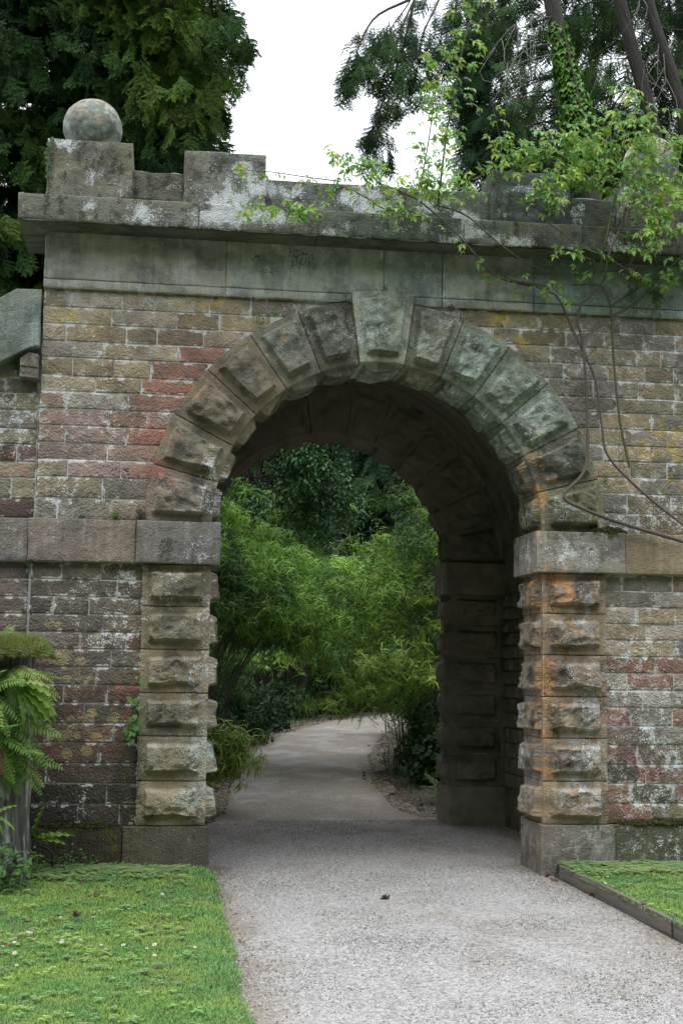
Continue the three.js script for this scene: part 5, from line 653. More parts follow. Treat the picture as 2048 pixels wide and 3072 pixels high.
{
  const r = rng(801), sx = -2.62, sz = 0.42, H = 1.72;
  const st = thing('tree_stump', 'tall weathered grey stump topped with moss, hung with ferns, before the side wall', 'stump', [sx, 0, sz]);
  const wood = tile((x, y, o) => { const k = 0.085 + (fbm(x * 26, y * 2.2, 4) - 0.5) * 0.24, w = ss(0.55, 0.65, fbm(x * 9 + 4, y * 2, 4)) * 0.2; o[0] = enc(cl(k + w, 0.015)); o[1] = enc(cl(k * 0.95 + w, 0.014)); o[2] = enc(cl(k * 0.86 + w * 0.98, 0.012)); }, 512, 2);
  M.stump = new THREE.MeshStandardMaterial({ map: wood, bumpMap: wood, bumpScale: 0.05, roughness: 1 });
  const g = new GB(); g.grid(steps(64), steps(30), (s, t) => { const a = -s * Math.PI * 2, rr = 0.285 + (fbm(Math.cos(a) * 2 + 6, Math.sin(a) * 2 + 6 + t * 0.4, 3) - 0.5) * 0.16 + (fbm(s * 40, t * 3, 2) - 0.5) * 0.035 + 0.07 * (1 - t) * (1 - t) + 0.03 * t; return [Math.cos(a) * rr, t * H, Math.sin(a) * rr, s * 2, t * H]; });
  g.grid(steps(64), [0, 0.5, 1], (s, t) => { const a = -s * Math.PI * 2, rr = (0.31 + (fbm(Math.cos(a) * 2 + 6, Math.sin(a) * 2 + 6.4, 3) - 0.5) * 0.16) * (1 - t); return [Math.cos(a) * rr, H - 0.004 + t * 0.03, Math.sin(a) * rr, s * 2, t]; });
  g.mesh('stump_wood', M.stump, st);
  // moss cushion with its own pile
  const mg = new GB(); mg.grid(steps(48), steps(10), (s, t) => { const a = -s * Math.PI * 2, q = Math.sqrt(t), rr = (0.43 + (fbm(Math.cos(a) * 2 + 1, Math.sin(a) * 2 + 1, 3) - 0.5) * 0.2) * q, y = H + 0.045 - 0.09 * Math.pow(t, 4) + (fbm(Math.cos(a) * rr * 14 + 9, Math.sin(a) * rr * 14 + 9, 3) - 0.5) * 0.06; return [Math.cos(a) * rr, y, Math.sin(a) * rr, s, t]; });
  M.moss = new THREE.MeshStandardMaterial({ color: new THREE.Color().setRGB(0.06, 0.075, 0.016), roughness: 1 });
  mg.mesh('moss_cushion', M.moss, st);
  const mb = new GB(); for (let k = 0; k < 10; k++) mb.blade(V3((r() - 0.5) * 0.02, 0, (r() - 0.5) * 0.02), sph(r).setY(0.8).normalize(), V3(0, 0, 1), 0.03 + r() * 0.03, 0.0045, 0.4);
  const L = []; for (let k = 0; k < 6000; k++) { const a = r() * 6.283, q = Math.sqrt(r()), rr = 0.45 * q, v = 0.7 + r() * 0.6; L.push([aim(V3(Math.cos(a) * rr, H + 0.04 - 0.09 * q ** 8, Math.sin(a) * rr), V3(Math.cos(a) * q, 1.1 - q * 0.6, Math.sin(a) * q), r() * 6, 0.8 + r() * 0.7), r() < 0.5 ? [0.32 * v, 0.31 * v, 0.07 * v] : [0.16 * v, 0.27 * v, 0.04 * v]]); }
  inst('moss_pile', mb.geo(), M.grass, L, st);
  const G1 = [0.15, 0.29, 0.045], G2 = [0.25, 0.4, 0.07], G3 = [0.34, 0.42, 0.11], BR = [0.13, 0.06, 0.02];
  const F = (d, s, c, off) => ['frond', pick(r, fronds), d, (r() - 0.5) * 0.7, s, c, off];
  const S = (d, s, c, off) => ['strap_leaf', pick(r, straps), d, (r() - 0.5) * 0.5, s, c, off];
  plant('lady_fern', 'feathery fern hanging from beneath the mossy top of the stump', 'fern', [sx + 0.2, H - 0.13, sz + 0.26], [F([0.95, 0.05, 0.25], 0.85, G3), F([0.9, -0.2, 0.35], 0.9, G2), F([0.8, -0.5, 0.35], 0.85, G1), F([0.5, -0.6, 0.5], 0.85, G2), F([0.6, 0.1, 0.7], 0.75, G3), F([0.3, -0.2, 0.9], 0.8, G2), F([0.1, -0.7, 0.6], 0.85, G1), F([-0.35, -0.5, 0.7], 0.8, G1), F([-0.7, -0.2, 0.6], 0.7, G2)]);
  plant('lady_fern', 'small young fern standing up from the moss on top of the stump', 'fern', [sx + 0.12, H + 0.04, sz + 0.12], [F([-0.3, 0.9, 0.2], 0.4, BR), F([0.35, 0.9, 0.1], 0.42, G3), F([0.7, 0.6, 0.2], 0.4, G1), F([0.05, 0.9, 0.3], 0.36, G2)]);
  plant('lady_fern', 'broad feathery fern spreading across the front of the stump', 'fern', [sx + 0.02, 1.42, sz + 0.34], [F([0.7, 0.4, 0.5], 0.9, G2), F([0.3, 0.7, 0.5], 0.8, G3), F([0.95, -0.15, 0.4], 1.0, G1), F([0.7, -0.6, 0.5], 1.05, G2), F([0.2, -0.7, 0.6], 1.0, G1), F([-0.3, 0.4, 0.7], 0.9, G2), F([0.5, -0.2, 0.8], 0.9, G3), F([0.1, 0.1, 0.95], 0.8, G2), F([0.4, -0.85, 0.3], 0.9, BR)]);
  plant('lady_fern', 'bright feathery fern jutting from the stump just under the moss, closest to the wall', 'fern', [sx + 0.25, H - 0.2, sz + 0.12], [F([0.9, 0.35, 0.1], 0.75, G2), F([0.95, -0.1, 0.1], 0.85, G3), F([0.85, -0.35, 0.25], 0.85, G2), F([0.7, 0.5, 0.3], 0.6, G1), F([0.6, -0.7, 0.3], 0.8, BR)]);
  plant('lady_fern', 'shaded fern with withered brown fronds, low on the front of the stump', 'fern', [sx + 0.1, 1.1, sz + 0.34], [F([0.5, 0.5, 0.6], 0.85, G1), F([0.85, 0.1, 0.5], 0.9, G1), F([0.2, -0.8, 0.5], 0.85, BR), F([0.55, -0.75, 0.4], 0.9, G1), F([-0.3, -0.5, 0.7], 0.9, G1), F([0.8, -0.55, 0.3], 0.9, G2), F([0.0, 0.7, 0.6], 0.7, G2), F([0.35, -0.6, 0.65], 0.8, BR)]);
  plant('lady_fern', 'feathery fern hanging at mid height of the stump, fronds spread towards the wall', 'fern', [sx + 0.2, 1.22, sz + 0.27], [F([0.85, -0.05, 0.3], 1.05, G2), F([0.8, -0.45, 0.3], 1.15, G1), F([0.3, -0.75, 0.5], 1.0, G1), F([-0.15, 0.5, 0.6], 0.8, G1), F([0.1, 0.85, 0.4], 0.8, G2), F([0.9, 0.3, 0.2], 0.9, G1), F([-0.35, -0.5, 0.6], 1.0, G2), F([0.2, -0.9, 0.4], 0.85, BR)]);
  plant('lady_fern', 'lowest feathery fern on the stump, with yellowing and brown frond tips', 'fern', [sx + 0.22, 0.98, sz + 0.26], [F([0.95, -0.25, 0.25], 0.85, G3), F([0.75, -0.5, 0.3], 0.95, G1), F([0.35, -0.8, 0.4], 0.8, G1), F([0.0, -0.9, 0.45], 0.75, G2), F([0.9, 0.05, 0.2], 1.0, G1), F([0.6, 0.35, 0.5], 0.8, G2)]);
  plant('hart_tongue_fern', 'glossy wavy strap-leaved fern on the side of the stump facing the wall', 'fern', [sx + 0.27, 1.47, sz + 0.36], [S([0.9, -0.1, 0.3], 1.0, G2), S([0.85, -0.35, 0.35], 1.15, G2), S([0.75, -0.6, 0.35], 1.2, G2), S([0.55, -0.75, 0.4], 1.1, G1), S([0.6, 0.15, 0.5], 0.9, G3), S([0.95, -0.5, 0.1], 1.2, G2), S([0.3, -0.85, 0.5], 1.0, G1), S([0.8, -0.75, 0.2], 1.15, G2)]);
  plant('hart_tongue_fern', 'small rosette of broad strap leaves low on the stump', 'fern', [sx + 0.14, 0.56, sz + 0.35], [S([0.7, 0.6, 0.4], 0.6, G2), S([0.85, -0.25, 0.4], 0.6, G2), S([0.15, 0.75, 0.5], 0.5, G2), S([0.05, -0.8, 0.5], 0.62, G2), S([-0.6, 0.3, 0.6], 0.55, G1), S([0.55, -0.65, 0.5], 0.55, G1)]);
  plant('hart_tongue_fern', 'strap-leaved fern at the foot of the wall, leaves lying against the dark plinth', 'fern', [-2.25, 0.33, 0.24], [S([0.15, 1, 0.15], 0.85, G1), S([0.85, 0.3, 0.2], 0.95, G2), S([0.9, 0.1, 0.3], 0.8, G2), S([0.55, 0.35, 0.5], 0.7, G1), S([-0.1, 0.8, 0.5], 0.65, G1)]);
}
// leafy weeds: a little group of stems with small leaves
function weed(name, label, cat, pos, { n = 30, rad = 0.12, h = 0.15, L = 0.03, W = 0.02, col = [0.1, 0.22, 0.035], seed = 1, face = null, group } = {}) {
  const r = rng(seed), t = thing(name, label, cat, pos, group), sg = new GB(), lg = new GB(true);
  for (let k = 0; k < n; k++) {
    let p; if (face) { const a = r() * 6.283, q = Math.sqrt(r()); p = V3(Math.cos(a) * rad * q, Math.sin(a) * h * q, 0.015 + r() * 0.05); } else { const a = r() * 6.283, q = Math.sqrt(r()) * rad; p = V3(Math.cos(a) * q, h * (0.2 + 0.8 * r()) * (1 - 0.5 * q / rad), Math.sin(a) * q); }
    if (k % 3 === 0) sg.tube([V3(p.x * 0.2, face ? -h * 0.2 : 0, 0), V3(p.x * 0.6, p.y * 0.6, p.z * 0.7), p], 0.0025, 0.001, 5, 3);
    const nn = face ? V3((r() - 0.5) * 1.2, 0.5 + r() * 0.6, 1).normalize() : V3((r() - 0.5), 1, (r() - 0.2)).normalize(); let d = sph(r); if (face) d.y -= 0.5; d.addScaledVector(nn, -d.dot(nn)).normalize(); const v = 0.7 + r() * 0.6; lg.leaf(p, d, nn, L * (0.6 + r() * 0.7), W * (0.6 + r() * 0.7), 0.2, 0.25, [col[0] * v, col[1] * v, col[2] * v]);
  }
  sg.mesh('stems', leafMats([0.09, 0.12, 0.04]), t); M.vleaf = M.vleaf || (() => { const m = leafMat(0.6, 0.35); m.vertexColors = true; return m; })(); kind(lg.mesh('leaves', M.vleaf, t), 'stuff'); return t;
}
weed('leafy_shrub', 'low leafy green shrub at the foot of the fern-covered stump', 'shrub', [-2.62, 0.03, 0.85], { n: 950, rad: 0.4, h: 0.52, L: 0.05, W: 0.034, seed: 901, col: [0.075, 0.17, 0.035] });
weed('leafy_shrub', 'small bushy weed between the stump and the plinth', 'weed', [-2.33, 0.05, 0.42], { n: 260, rad: 0.18, h: 0.34, L: 0.035, W: 0.022, seed: 902, col: [0.09, 0.19, 0.035] });
weed('creeping_plant', 'small-leaved creeping plant against the dark plinth beside the hose', 'weed', [-1.98, 0.05, 0.13], { n: 190, rad: 0.2, h: 0.24, L: 0.022, W: 0.017, seed: 903, col: [0.1, 0.2, 0.04] });
weed('creeping_plant', 'tiny weed in the grass under the seam of the two dark plinth stones', 'weed', [-1.64, 0.06, 0.08], { n: 26, rad: 0.06, h: 0.1, L: 0.035, W: 0.028, seed: 904 });
weed('creeping_plant', 'tiny weed in the grass below the front of the left pier plinth', 'weed', [-1.42, 0.06, 0.09], { n: 24, rad: 0.06, h: 0.08, L: 0.035, W: 0.028, seed: 905 });
weed('wall_weed', 'small green weed on the impost ledge, nearer the arch', 'weed', [-1.745, 2.735, 0.015], { n: 40, rad: 0.06, h: 0.1, L: 0.03, W: 0.014, seed: 906 });
weed('wall_weed', 'small faded weed on the impost ledge, further from the arch', 'weed', [-2.0, 2.735, 0.015], { n: 22, rad: 0.06, h: 0.06, L: 0.024, W: 0.012, seed: 907, col: [0.1, 0.14, 0.05] });
weed('dead_moss', 'tuft of brown dead moss where the left springer meets the impost', 'moss', [-1.55, 2.735, 0.02], { n: 60, rad: 0.05, h: 0.15, L: 0.02, W: 0.012, seed: 908, col: [0.09, 0.055, 0.02] });
weed('wall_weed', 'small weed growing above the left haunch of the arch, lower one', 'weed', [-0.66, 4.36, 0.01], { n: 22, rad: 0.035, h: 0.06, L: 0.03, W: 0.014, seed: 909, face: 1 });
weed('wall_weed', 'small weed growing above the left haunch of the arch, upper one', 'weed', [-0.53, 4.43, 0.01], { n: 14, rad: 0.03, h: 0.035, L: 0.03, W: 0.014, seed: 910, face: 1 });
weed('wall_weed', 'tiny weed in the joint under the frieze, just left of the keystone', 'weed', [0.04, 4.6, 0.02], { n: 12, rad: 0.03, h: 0.03, L: 0.025, W: 0.014, seed: 911, face: 1 });
weed('wall_weed', 'tiny weed on top of the keystone', 'weed', [0.36, 4.685, 0.03], { n: 12, rad: 0.02, h: 0.03, L: 0.022, W: 0.012, seed: 912, face: 1 });
weed('wall_weed', 'leafy green plant rooted in the frieze under the climbing rose', 'weed', [2.66, 4.72, 0.02], { n: 50, rad: 0.05, h: 0.08, L: 0.055, W: 0.022, seed: 913, face: 1, col: [0.1, 0.22, 0.03] });
weed('wall_weed', 'smaller yellowing plant rooted in the frieze among rose stems', 'weed', [2.44, 4.76, 0.02], { n: 24, rad: 0.035, h: 0.1, L: 0.045, W: 0.016, seed: 914, face: 1, col: [0.12, 0.2, 0.035] });
weed('wall_weed', 'little fern in the joint beside the lowest right arch stones', 'weed', [2.21, 3.16, 0.0], { n: 20, rad: 0.035, h: 0.07, L: 0.035, W: 0.014, seed: 915, face: 1, col: [0.08, 0.17, 0.03] });
weed('dead_moss', 'rusty brown tuft under the frieze at the right of the keystone', 'moss', [0.915, 4.535, 0.01], { n: 30, rad: 0.03, h: 0.04, L: 0.02, W: 0.01, seed: 916, face: 1, col: [0.12, 0.05, 0.02] });
// cushions of moss
function cushion(label, pts, seed, w, h) { const r = rng(seed), t = thing('moss_cushion', label, 'moss'), g = new GB(); M.moss2 = M.moss2 || new THREE.MeshStandardMaterial({ color: new THREE.Color().setRGB(0.055, 0.06, 0.014), roughness: 1 }); const cv = new THREE.CatmullRomCurve3(pts.map((p) => V3(...p))), n = pts.length * 16; g.grid(steps(8), steps(n), (s, t) => { const p = cv.getPoint(t), a = s * Math.PI, k = (0.45 + fbm(t * pts.length * 5 + seed, 3, 3)) * Math.sqrt(Math.sin(Math.PI * cl(t, 0.01, 0.99))), q = 1 + (noise(s * 6, t * n * 0.4) - 0.5) * 0.5; return [p.x, p.y + Math.sin(a) * h * k * q - 0.004, p.z + Math.cos(a) * w * k * q, s, t]; }); g.mesh('moss_body', M.moss2, t); const L = [], b = new GB(); for (let k = 0; k < 6; k++) b.blade(V3(0, 0, 0), sph(r).setY(0.6).normalize(), V3(0.3, 0.2, 1).normalize(), 0.016, 0.003, 0.3); for (let k = 0; k < n * 9; k++) { const u = r(), p = cv.getPoint(u), a = r() * Math.PI, kk = Math.sqrt(Math.sin(Math.PI * cl(u, 0.01, 0.99))) * (0.45 + fbm(u * pts.length * 5 + seed, 3, 3)), v = 0.6 + r() * 0.8; L.push([aim(V3(p.x, p.y + Math.sin(a) * h * kk * 0.9, p.z + Math.cos(a) * w * kk * 0.9), V3(0, Math.sin(a) + 0.2, Math.cos(a)), r() * 6, 0.7 + r() * 0.8), [0.075 * v, 0.085 * v, 0.018 * v]]); } inst('moss_pile', b.geo(), M.grass, L, t); }
cushion('dark green moss along the top of the plinth under the right-hand brickwork', [[2.3, 0.395, -0.005], [2.55, 0.398, 0], [2.8, 0.4, -0.002], [3.0, 0.395, 0]], 31, 0.03, 0.035);
cushion('thin dark moss along the top of the black plinth stone', [[-2.25, 0.392, 0.0], [-2.0, 0.394, 0], [-1.8, 0.394, 0], [-1.62, 0.392, 0]], 32, 0.025, 0.018);
cushion('thick moss on the impost ledge below the right end of the arch ring', [[2.06, 2.728, 0.02], [2.16, 2.73, 0.03], [2.3, 2.73, 0.025], [2.38, 2.728, 0.02]], 33, 0.035, 0.04);
cushion('moss on the cornice in front of the low parapet beside the corner block', [[-1.82, 5.226, 0.2], [-1.7, 5.228, 0.2], [-1.5, 5.228, 0.19], [-1.32, 5.226, 0.2]], 34, 0.04, 0.022);
// trailing ivy on the left pier
{
  const t = thing('ivy', 'trailing bright green ivy where the brickwork meets the left pier', 'ivy'), r = rng(951), sg = new GB(), pts = [[-1.5, 1.5], [-1.52, 1.42], [-1.53, 1.36], [-1.525, 1.28], [-1.545, 1.2], [-1.55, 1.1], [-1.56, 1.02]]; sg.tube(pts.map((p) => V3(p[0], p[1], 0.02)), 0.003, 0.002, 16, 4); sg.mesh('stem', M.twig, t);
  for (const [x, y, s] of [[-1.49, 1.49, 1], [-1.585, 1.36, 0.9], [-1.54, 1.35, 0.9], [-1.57, 1.33, 0.7], [-1.515, 1.295, 0.8], [-1.58, 1.2, 0.9], [-1.545, 1.225, 0.8], [-1.52, 1.19, 1], [-1.56, 1.15, 0.9], [-1.6, 1.12, 1.1], [-1.55, 1.1, 1], [-1.58, 1.07, 0.9], [-1.53, 1.14, 0.8], [-1.56, 1.04, 0.9], [-1.54, 1.52, 0.5]]) { const m = new THREE.Mesh(ivyLeaf, leafMats(r() < 0.5 ? [0.09, 0.22, 0.04] : [0.12, 0.26, 0.05], M.leaf)); m.name = numbered('leaf'); m.position.set(x, y, 0.025 + r() * 0.03); m.rotation.set(-0.3 - r() * 0.5, (r() - 0.5) * 0.8, Math.PI + (r() - 0.5) * 1.6); m.scale.setScalar(s * 1.05); m.castShadow = m.receiveShadow = true; t.add(m); }
}
{
  const t = thing('ivy', 'small ivy shoot climbing the corner of the pedestal under the near stone ball', 'ivy'), r = rng(952), sg = new GB(); sg.tube([V3(-2.33, 5.26, 0.14), V3(-2.34, 5.5, 0.14), V3(-2.32, 5.74, 0.14)], 0.003, 0.002, 10, 4); sg.mesh('stem', M.twig, t);
  for (let k = 0; k < 16; k++) { const m = new THREE.Mesh(ivyLeaf, leafMats([0.06, 0.13, 0.045], M.leaf)); m.name = numbered('leaf'); m.position.set(-2.335 + (r() - 0.5) * 0.05, 5.42 + k * 0.02, 0.145 + r() * 0.02); m.rotation.set(-0.3, (r() - 0.5), Math.PI + (r() - 0.5) * 2); m.scale.setScalar(0.5 + r() * 0.3); t.add(m); }
}
// fern and reeds on the bank beyond
{
  const r = rng(961), F = (d, s, c) => ['frond', pick(r, fronds), d, (r() - 0.5) * 0.6, s, c], c = [0.09, 0.13, 0.03], c2 = [0.12, 0.12, 0.04];
  plant('bracken_fern', 'fading fern on the bank beside the dark inner pier', 'fern', [2.15, 0.02, -5.4], [F([-0.5, 0.8, 0.3], 1.3, c), F([-0.8, 0.5, 0.2], 1.2, c2), F([0.2, 0.9, 0.3], 1.4, c), F([-0.2, 0.8, 0.6], 1.2, c2), F([0.6, 0.7, 0.3], 1.2, c), F([-0.6, 0.6, -0.3], 1.2, c)]);
  plant('bracken_fern', 'dark fern under the bamboo at the far bend of the path', 'fern', [3.0, 0.36, -25.6], [F([-0.7, 0.7, 0.2], 4.0, [0.05, 0.11, 0.04]), F([0.7, 0.6, 0.3], 4.0, [0.05, 0.11, 0.04]), F([0.1, 0.9, 0.5], 3.6, [0.05, 0.11, 0.04]), F([-0.2, 0.6, 0.8], 3.6, [0.05, 0.11, 0.04])]);
  const t = thing('reed_tuft', 'tuft of dark thin reeds where the path meets the bank', 'grass tuft', [2.05, gh(-9), -8.8]), g = new GB(); for (let k = 0; k < 46; k++) { const a = r() * 6.283, q = 0.15 + r() * 0.5; g.blade(V3((r() - 0.5) * 0.2, 0, (r() - 0.5) * 0.2), V3(Math.cos(a) * q, 1, Math.sin(a) * q).normalize(), V3(Math.cos(a), -q, Math.sin(a)).normalize().negate(), 0.4 + r() * 0.4, 0.008, 0.3); } kind(g.mesh('reeds', leafMats([0.035, 0.05, 0.02]), t), 'stuff');
}

// ───────────────────────────── the climbing rose ─────────────────────────────
{
  const ST = {
  S1: [[2.84, 2.67, 0.10], [2.34, 2.80, 0.12], [2.16, 2.84, 0.14], [1.98, 2.90, 0.17], [1.81, 3.00, 0.17], [2.00, 3.22, 0.12], [2.04, 3.64, 0.10], [2.03, 3.98, 0.10], [1.99, 4.33, 0.10], [1.96, 4.47, 0.10], [1.98, 4.60, 0.12], [2.06, 4.68, 0.15], [2.14, 4.81, 0.25], [2.14, 4.95, 0.36], [2.25, 5.23, 0.38], [2.28, 5.37, 0.40]],
  S2: [[2.84, 2.81, 0.10], [2.50, 3.07, 0.08], [2.21, 3.37, 0.08], [2.17, 3.59, 0.08], [2.11, 3.99, 0.08], [2.00, 4.24, 0.08], [1.88, 4.48, 0.08], [1.83, 4.60, 0.10], [1.76, 4.69, 0.10], [1.69, 4.72, 0.10], [1.72, 4.74, 0.10], [1.60, 4.77, 0.10], [1.45, 4.78, 0.10], [1.31, 4.83, 0.10]],
  S3: [[2.40, 3.27, 0.06], [2.33, 3.66, 0.06], [2.28, 4.23, 0.06], [2.25, 4.63, 0.08], [2.20, 4.72, 0.10], [2.14, 4.77, 0.12], [1.92, 4.77, 0.12]],
  S4: [[2.12, 4.84, 0.20], [2.10, 5.03, 0.36], [2.14, 5.22, 0.38], [2.17, 5.37, 0.38], [2.22, 5.53, 0.35], [2.12, 5.59, 0.35], [1.99, 5.65, 0.35], [1.85, 5.66, 0.35], [1.71, 5.65, 0.35]],
  S5: [[1.23, 5.41, 0.40], [1.52, 5.26, 0.40], [1.71, 5.13, 0.40], [1.94, 4.99, 0.40], [2.11, 4.95, 0.38], [2.31, 4.87, 0.30], [2.59, 4.86, 0.15], [2.88, 4.82, 0.10]],
  S6: [[0.24, 5.42, 0.42], [0.52, 5.32, 0.42], [0.66, 5.22, 0.42], [0.88, 5.04, 0.40], [1.03, 4.91, 0.35], [1.31, 4.80, 0.10], [1.56, 4.76, 0.08], [1.72, 4.72, 0.10]],
  S7: [[0.68, 5.19, 0.42], [0.54, 5.16, 0.43], [0.43, 5.20, 0.44], [0.29, 5.20, 0.44], [0.12, 5.30, 0.44], [-0.06, 5.37, 0.42], [-0.34, 5.16, 0.42], [-0.51, 5.18, 0.42], [-0.68, 5.17, 0.42], [-0.85, 5.17, 0.42]],
  S8: [[0.71, 5.27, 0.42], [0.93, 5.21, 0.42], [1.25, 4.97, 0.40], [1.54, 4.90, 0.20], [1.73, 4.88, 0.12]],
  S9: [[1.31, 4.82, 0.10], [1.56, 4.84, 0.10], [2.00, 4.88, 0.10], [2.38, 4.91, 0.10], [2.46, 4.85, 0.10], [2.48, 4.78, 0.08]],
  S10: [[2.27, 4.63, 0.06], [2.47, 4.77, 0.06], [2.63, 4.86, 0.08], [2.75, 4.87, 0.10], [2.88, 4.82, 0.10]],
  S11: [[2.28, 4.54, 0.06], [2.50, 4.68, 0.06], [2.61, 4.82, 0.10], [2.66, 4.88, 0.20], [2.78, 5.00, 0.34]],
  S12: [[2.04, 4.17, 0.06], [2.27, 4.41, 0.06], [2.44, 4.61, 0.08], [2.61, 4.82, 0.12]],
  S13: [[2.00, 4.32, 0.09], [2.26, 4.51, 0.08], [2.49, 4.65, 0.08]],
  A: [[0.71, 5.26, 0.45], [0.74, 5.51, 0.45], [0.78, 5.88, 0.45], [0.84, 6.20, 0.47], [0.90, 6.59, 0.50], [1.00, 6.97, 0.50], [1.05, 7.12, 0.50]],
  B: [[0.57, 5.41, 0.45], [0.63, 5.80, 0.45], [0.68, 6.14, 0.46], [0.73, 6.41, 0.47], [0.78, 6.60, 0.50]],
  C: [[1.25, 5.62, 0.40], [1.23, 5.83, 0.42], [1.21, 5.91, 0.44], [1.15, 6.12, 0.46]],
  D: [[0.52, 5.32, 0.42], [0.23, 5.41, 0.45], [0.14, 5.51, 0.50], [-0.00, 5.55, 0.50], [-0.12, 5.62, 0.50]],
  F: [[-0.05, 5.44, 0.35], [-0.34, 5.46, 0.35], [-0.65, 5.49, 0.35], [-0.96, 5.48, 0.35]],
  G: [[0.47, 5.37, 0.40], [0.61, 5.47, 0.40], [0.86, 5.45, 0.40], [1.11, 5.56, 0.40]],
  H: [[2.20, 5.51, 0.40], [2.30, 5.71, 0.42], [2.34, 5.89, 0.45], [2.34, 6.25, 0.50]],
  I: [[2.20, 5.51, 0.40], [2.05, 5.79, 0.42], [1.90, 5.86, 0.45], [1.61, 5.92, 0.45]],
  J: [[2.20, 5.51, 0.40], [2.38, 5.65, 0.45], [2.56, 5.79, 0.50], [2.71, 5.93, 0.55]],
  K: [[2.28, 5.37, 0.40], [2.48, 5.46, 0.45], [2.61, 5.50, 0.50], [2.73, 5.53, 0.50]],
  L: [[2.21, 5.49, 0.50], [2.22, 5.77, 0.50], [2.24, 6.04, 0.55], [2.22, 6.19, 0.55]],
  M: [[2.26, 5.45, 0.45], [2.41, 5.34, 0.50], [2.49, 5.25, 0.50], [2.55, 5.11, 0.52]],
  N: [[1.85, 5.66, 0.35], [1.62, 5.75, 0.40], [1.42, 5.78, 0.42], [1.25, 5.66, 0.42]],
  O: [[1.97, 5.63, 0.40], [1.76, 5.57, 0.45], [1.59, 5.44, 0.48], [1.53, 5.30, 0.48]],
  Q: [[2.32, 4.86, 0.30], [2.34, 4.97, 0.42], [2.37, 5.12, 0.44], [2.36, 5.18, 0.44]],
  T: [[2.07, 4.88, 0.20], [2.00, 4.91, 0.36], [1.85, 4.93, 0.38], [1.72, 4.98, 0.38]],
  U: [[2.63, 4.88, 0.12], [2.61, 4.95, 0.20], [2.44, 5.02, 0.40], [2.26, 4.99, 0.42]],
  V: [[2.56, 5.79, 0.50], [2.62, 6.04, 0.50], [2.61, 6.19, 0.50]],
  W: [[1.78, 4.65, 0.10], [1.82, 4.66, 0.12], [1.74, 4.74, 0.12], [1.76, 4.81, 0.14]],
  };
  const thick = { S1: [0.019, 0.011], S2: [0.013, 0.007], S3: [0.013, 0.008], S4: [0.012, 0.005], S5: [0.005, 0.008], S6: [0.006, 0.012], S7: [0.008, 0.003], S8: [0.009, 0.007], S9: [0.004, 0.006], S10: [0.01, 0.007], S11: [0.011, 0.008], S12: [0.004, 0.004], A: [0.011, 0.004], B: [0.007, 0.003], C: [0.005, 0.003] };
  const green = { S3: 1, S7: 1, S8: 1, S9: 1, S10: 1, S11: 1, A: 1, B: 1, C: 1, H: 1, L: 1, J: 1, K: 1, S4: 1, S5: 1 };
  // compound leaves along each stem: [how many, from, spread]
  const leaves = { S4: [60, 0.5, 0.16], S7: [90, 0.1, 0.11], A: [120, 0.02, 0.16], B: [92, 0.05, 0.15], C: [20, 0.1, 0.09], D: [60, 0.2, 0.13], F: [14, 0.0, 0.06], G: [56, 0.0, 0.14], H: [74, 0.2, 0.2], I: [104, 0.2, 0.2], J: [96, 0.1, 0.22], K: [90, 0.1, 0.2], L: [60, 0.3, 0.2], M: [62, 0.15, 0.15], N: [104, 0.1, 0.18], O: [64, 0.3, 0.13], Q: [10, 0.4, 0.07], T: [12, 0.5, 0.07], U: [12, 0.4, 0.07], V: [16, 0.3, 0.12], W: [8, 0.3, 0.05], S5: [10, 0.0, 0.06], S9: [7, 0.3, 0.08], S10: [9, 0.4, 0.08], S6: [22, 0.0, 0.12], S11: [8, 0.6, 0.08] };
  const r = rng(1200), t = thing('climbing_rose', 'sprawling climbing rose with bare woody canes and fresh yellow-green leaves over the archway', 'climbing plant');
  M.cane = new THREE.MeshStandardMaterial({ color: new THREE.Color().setRGB(0.13, 0.105, 0.085), roughness: 0.8 }); M.cane2 = new THREE.MeshStandardMaterial({ color: new THREE.Color().setRGB(0.1, 0.11, 0.04), roughness: 0.7 });
  // five-leaflet leaf, built along +y with its face to +z
  const compound = (seed, n) => { const q = rng(seed), g = new GB(); g.tube([V3(0, 0, 0), V3(0, 0.04, 0), V3(0, 0.075, -0.006)], 0.0014, 0.001, 4, 3); const put = (p, a, L) => g.leaf(p, V3(Math.sin(a), Math.cos(a), -0.1 + (q() - 0.5) * 0.5).normalize(), V3((q() - 0.5) * 0.5, 0.1, 1).normalize(), L, L * 0.5, 0.3, 0.2 + q() * 0.25); put(V3(0, 0.075, -0.006), (q() - 0.5) * 0.3, 0.06 + q() * 0.012); for (let k = 0; k < n; k++) for (const s of [-1, 1]) put(V3(0, 0.064 - k * 0.03, 0), s * (0.95 + q() * 0.3), 0.05 - k * 0.008 + q() * 0.01); return g.geo(); };
  const geos = [compound(1, 2), compound(2, 2), compound(3, 1), compound(4, 2), compound(5, 1)], cols = [[0.32, 0.52, 0.07], [0.25, 0.47, 0.07], [0.38, 0.56, 0.08], [0.16, 0.34, 0.07], [0.44, 0.54, 0.1], [0.23, 0.44, 0.09], [0.31, 0.5, 0.13]], all = [];
  for (const k in ST) {
    const pts = ST[k].map((p) => V3(...p)), g = new GB(), th = thick[k] || [0.006, 0.003];
    const wob = pts.map((p) => p.clone().add(V3((r() - 0.5) * 0.012, (r() - 0.5) * 0.012, 0))); const cv = new THREE.CatmullRomCurve3(wob, false, 'centripetal'), nn = Math.max(14, Math.round(cv.getLength() * 22)); g.tube(wob, th[0] * 0.85, th[1] * 0.85, nn, 7);
    for (let m = 0; m < nn * 0.5; m++) { const p = cv.getPoint(r()), d = sph(r); const o = p.clone().addScaledVector(d, th[1] * 0.7); g.blade(o, d, V3(0.1, 0.4, 0.9).normalize(), 0.012, 0.006, 0.3); }
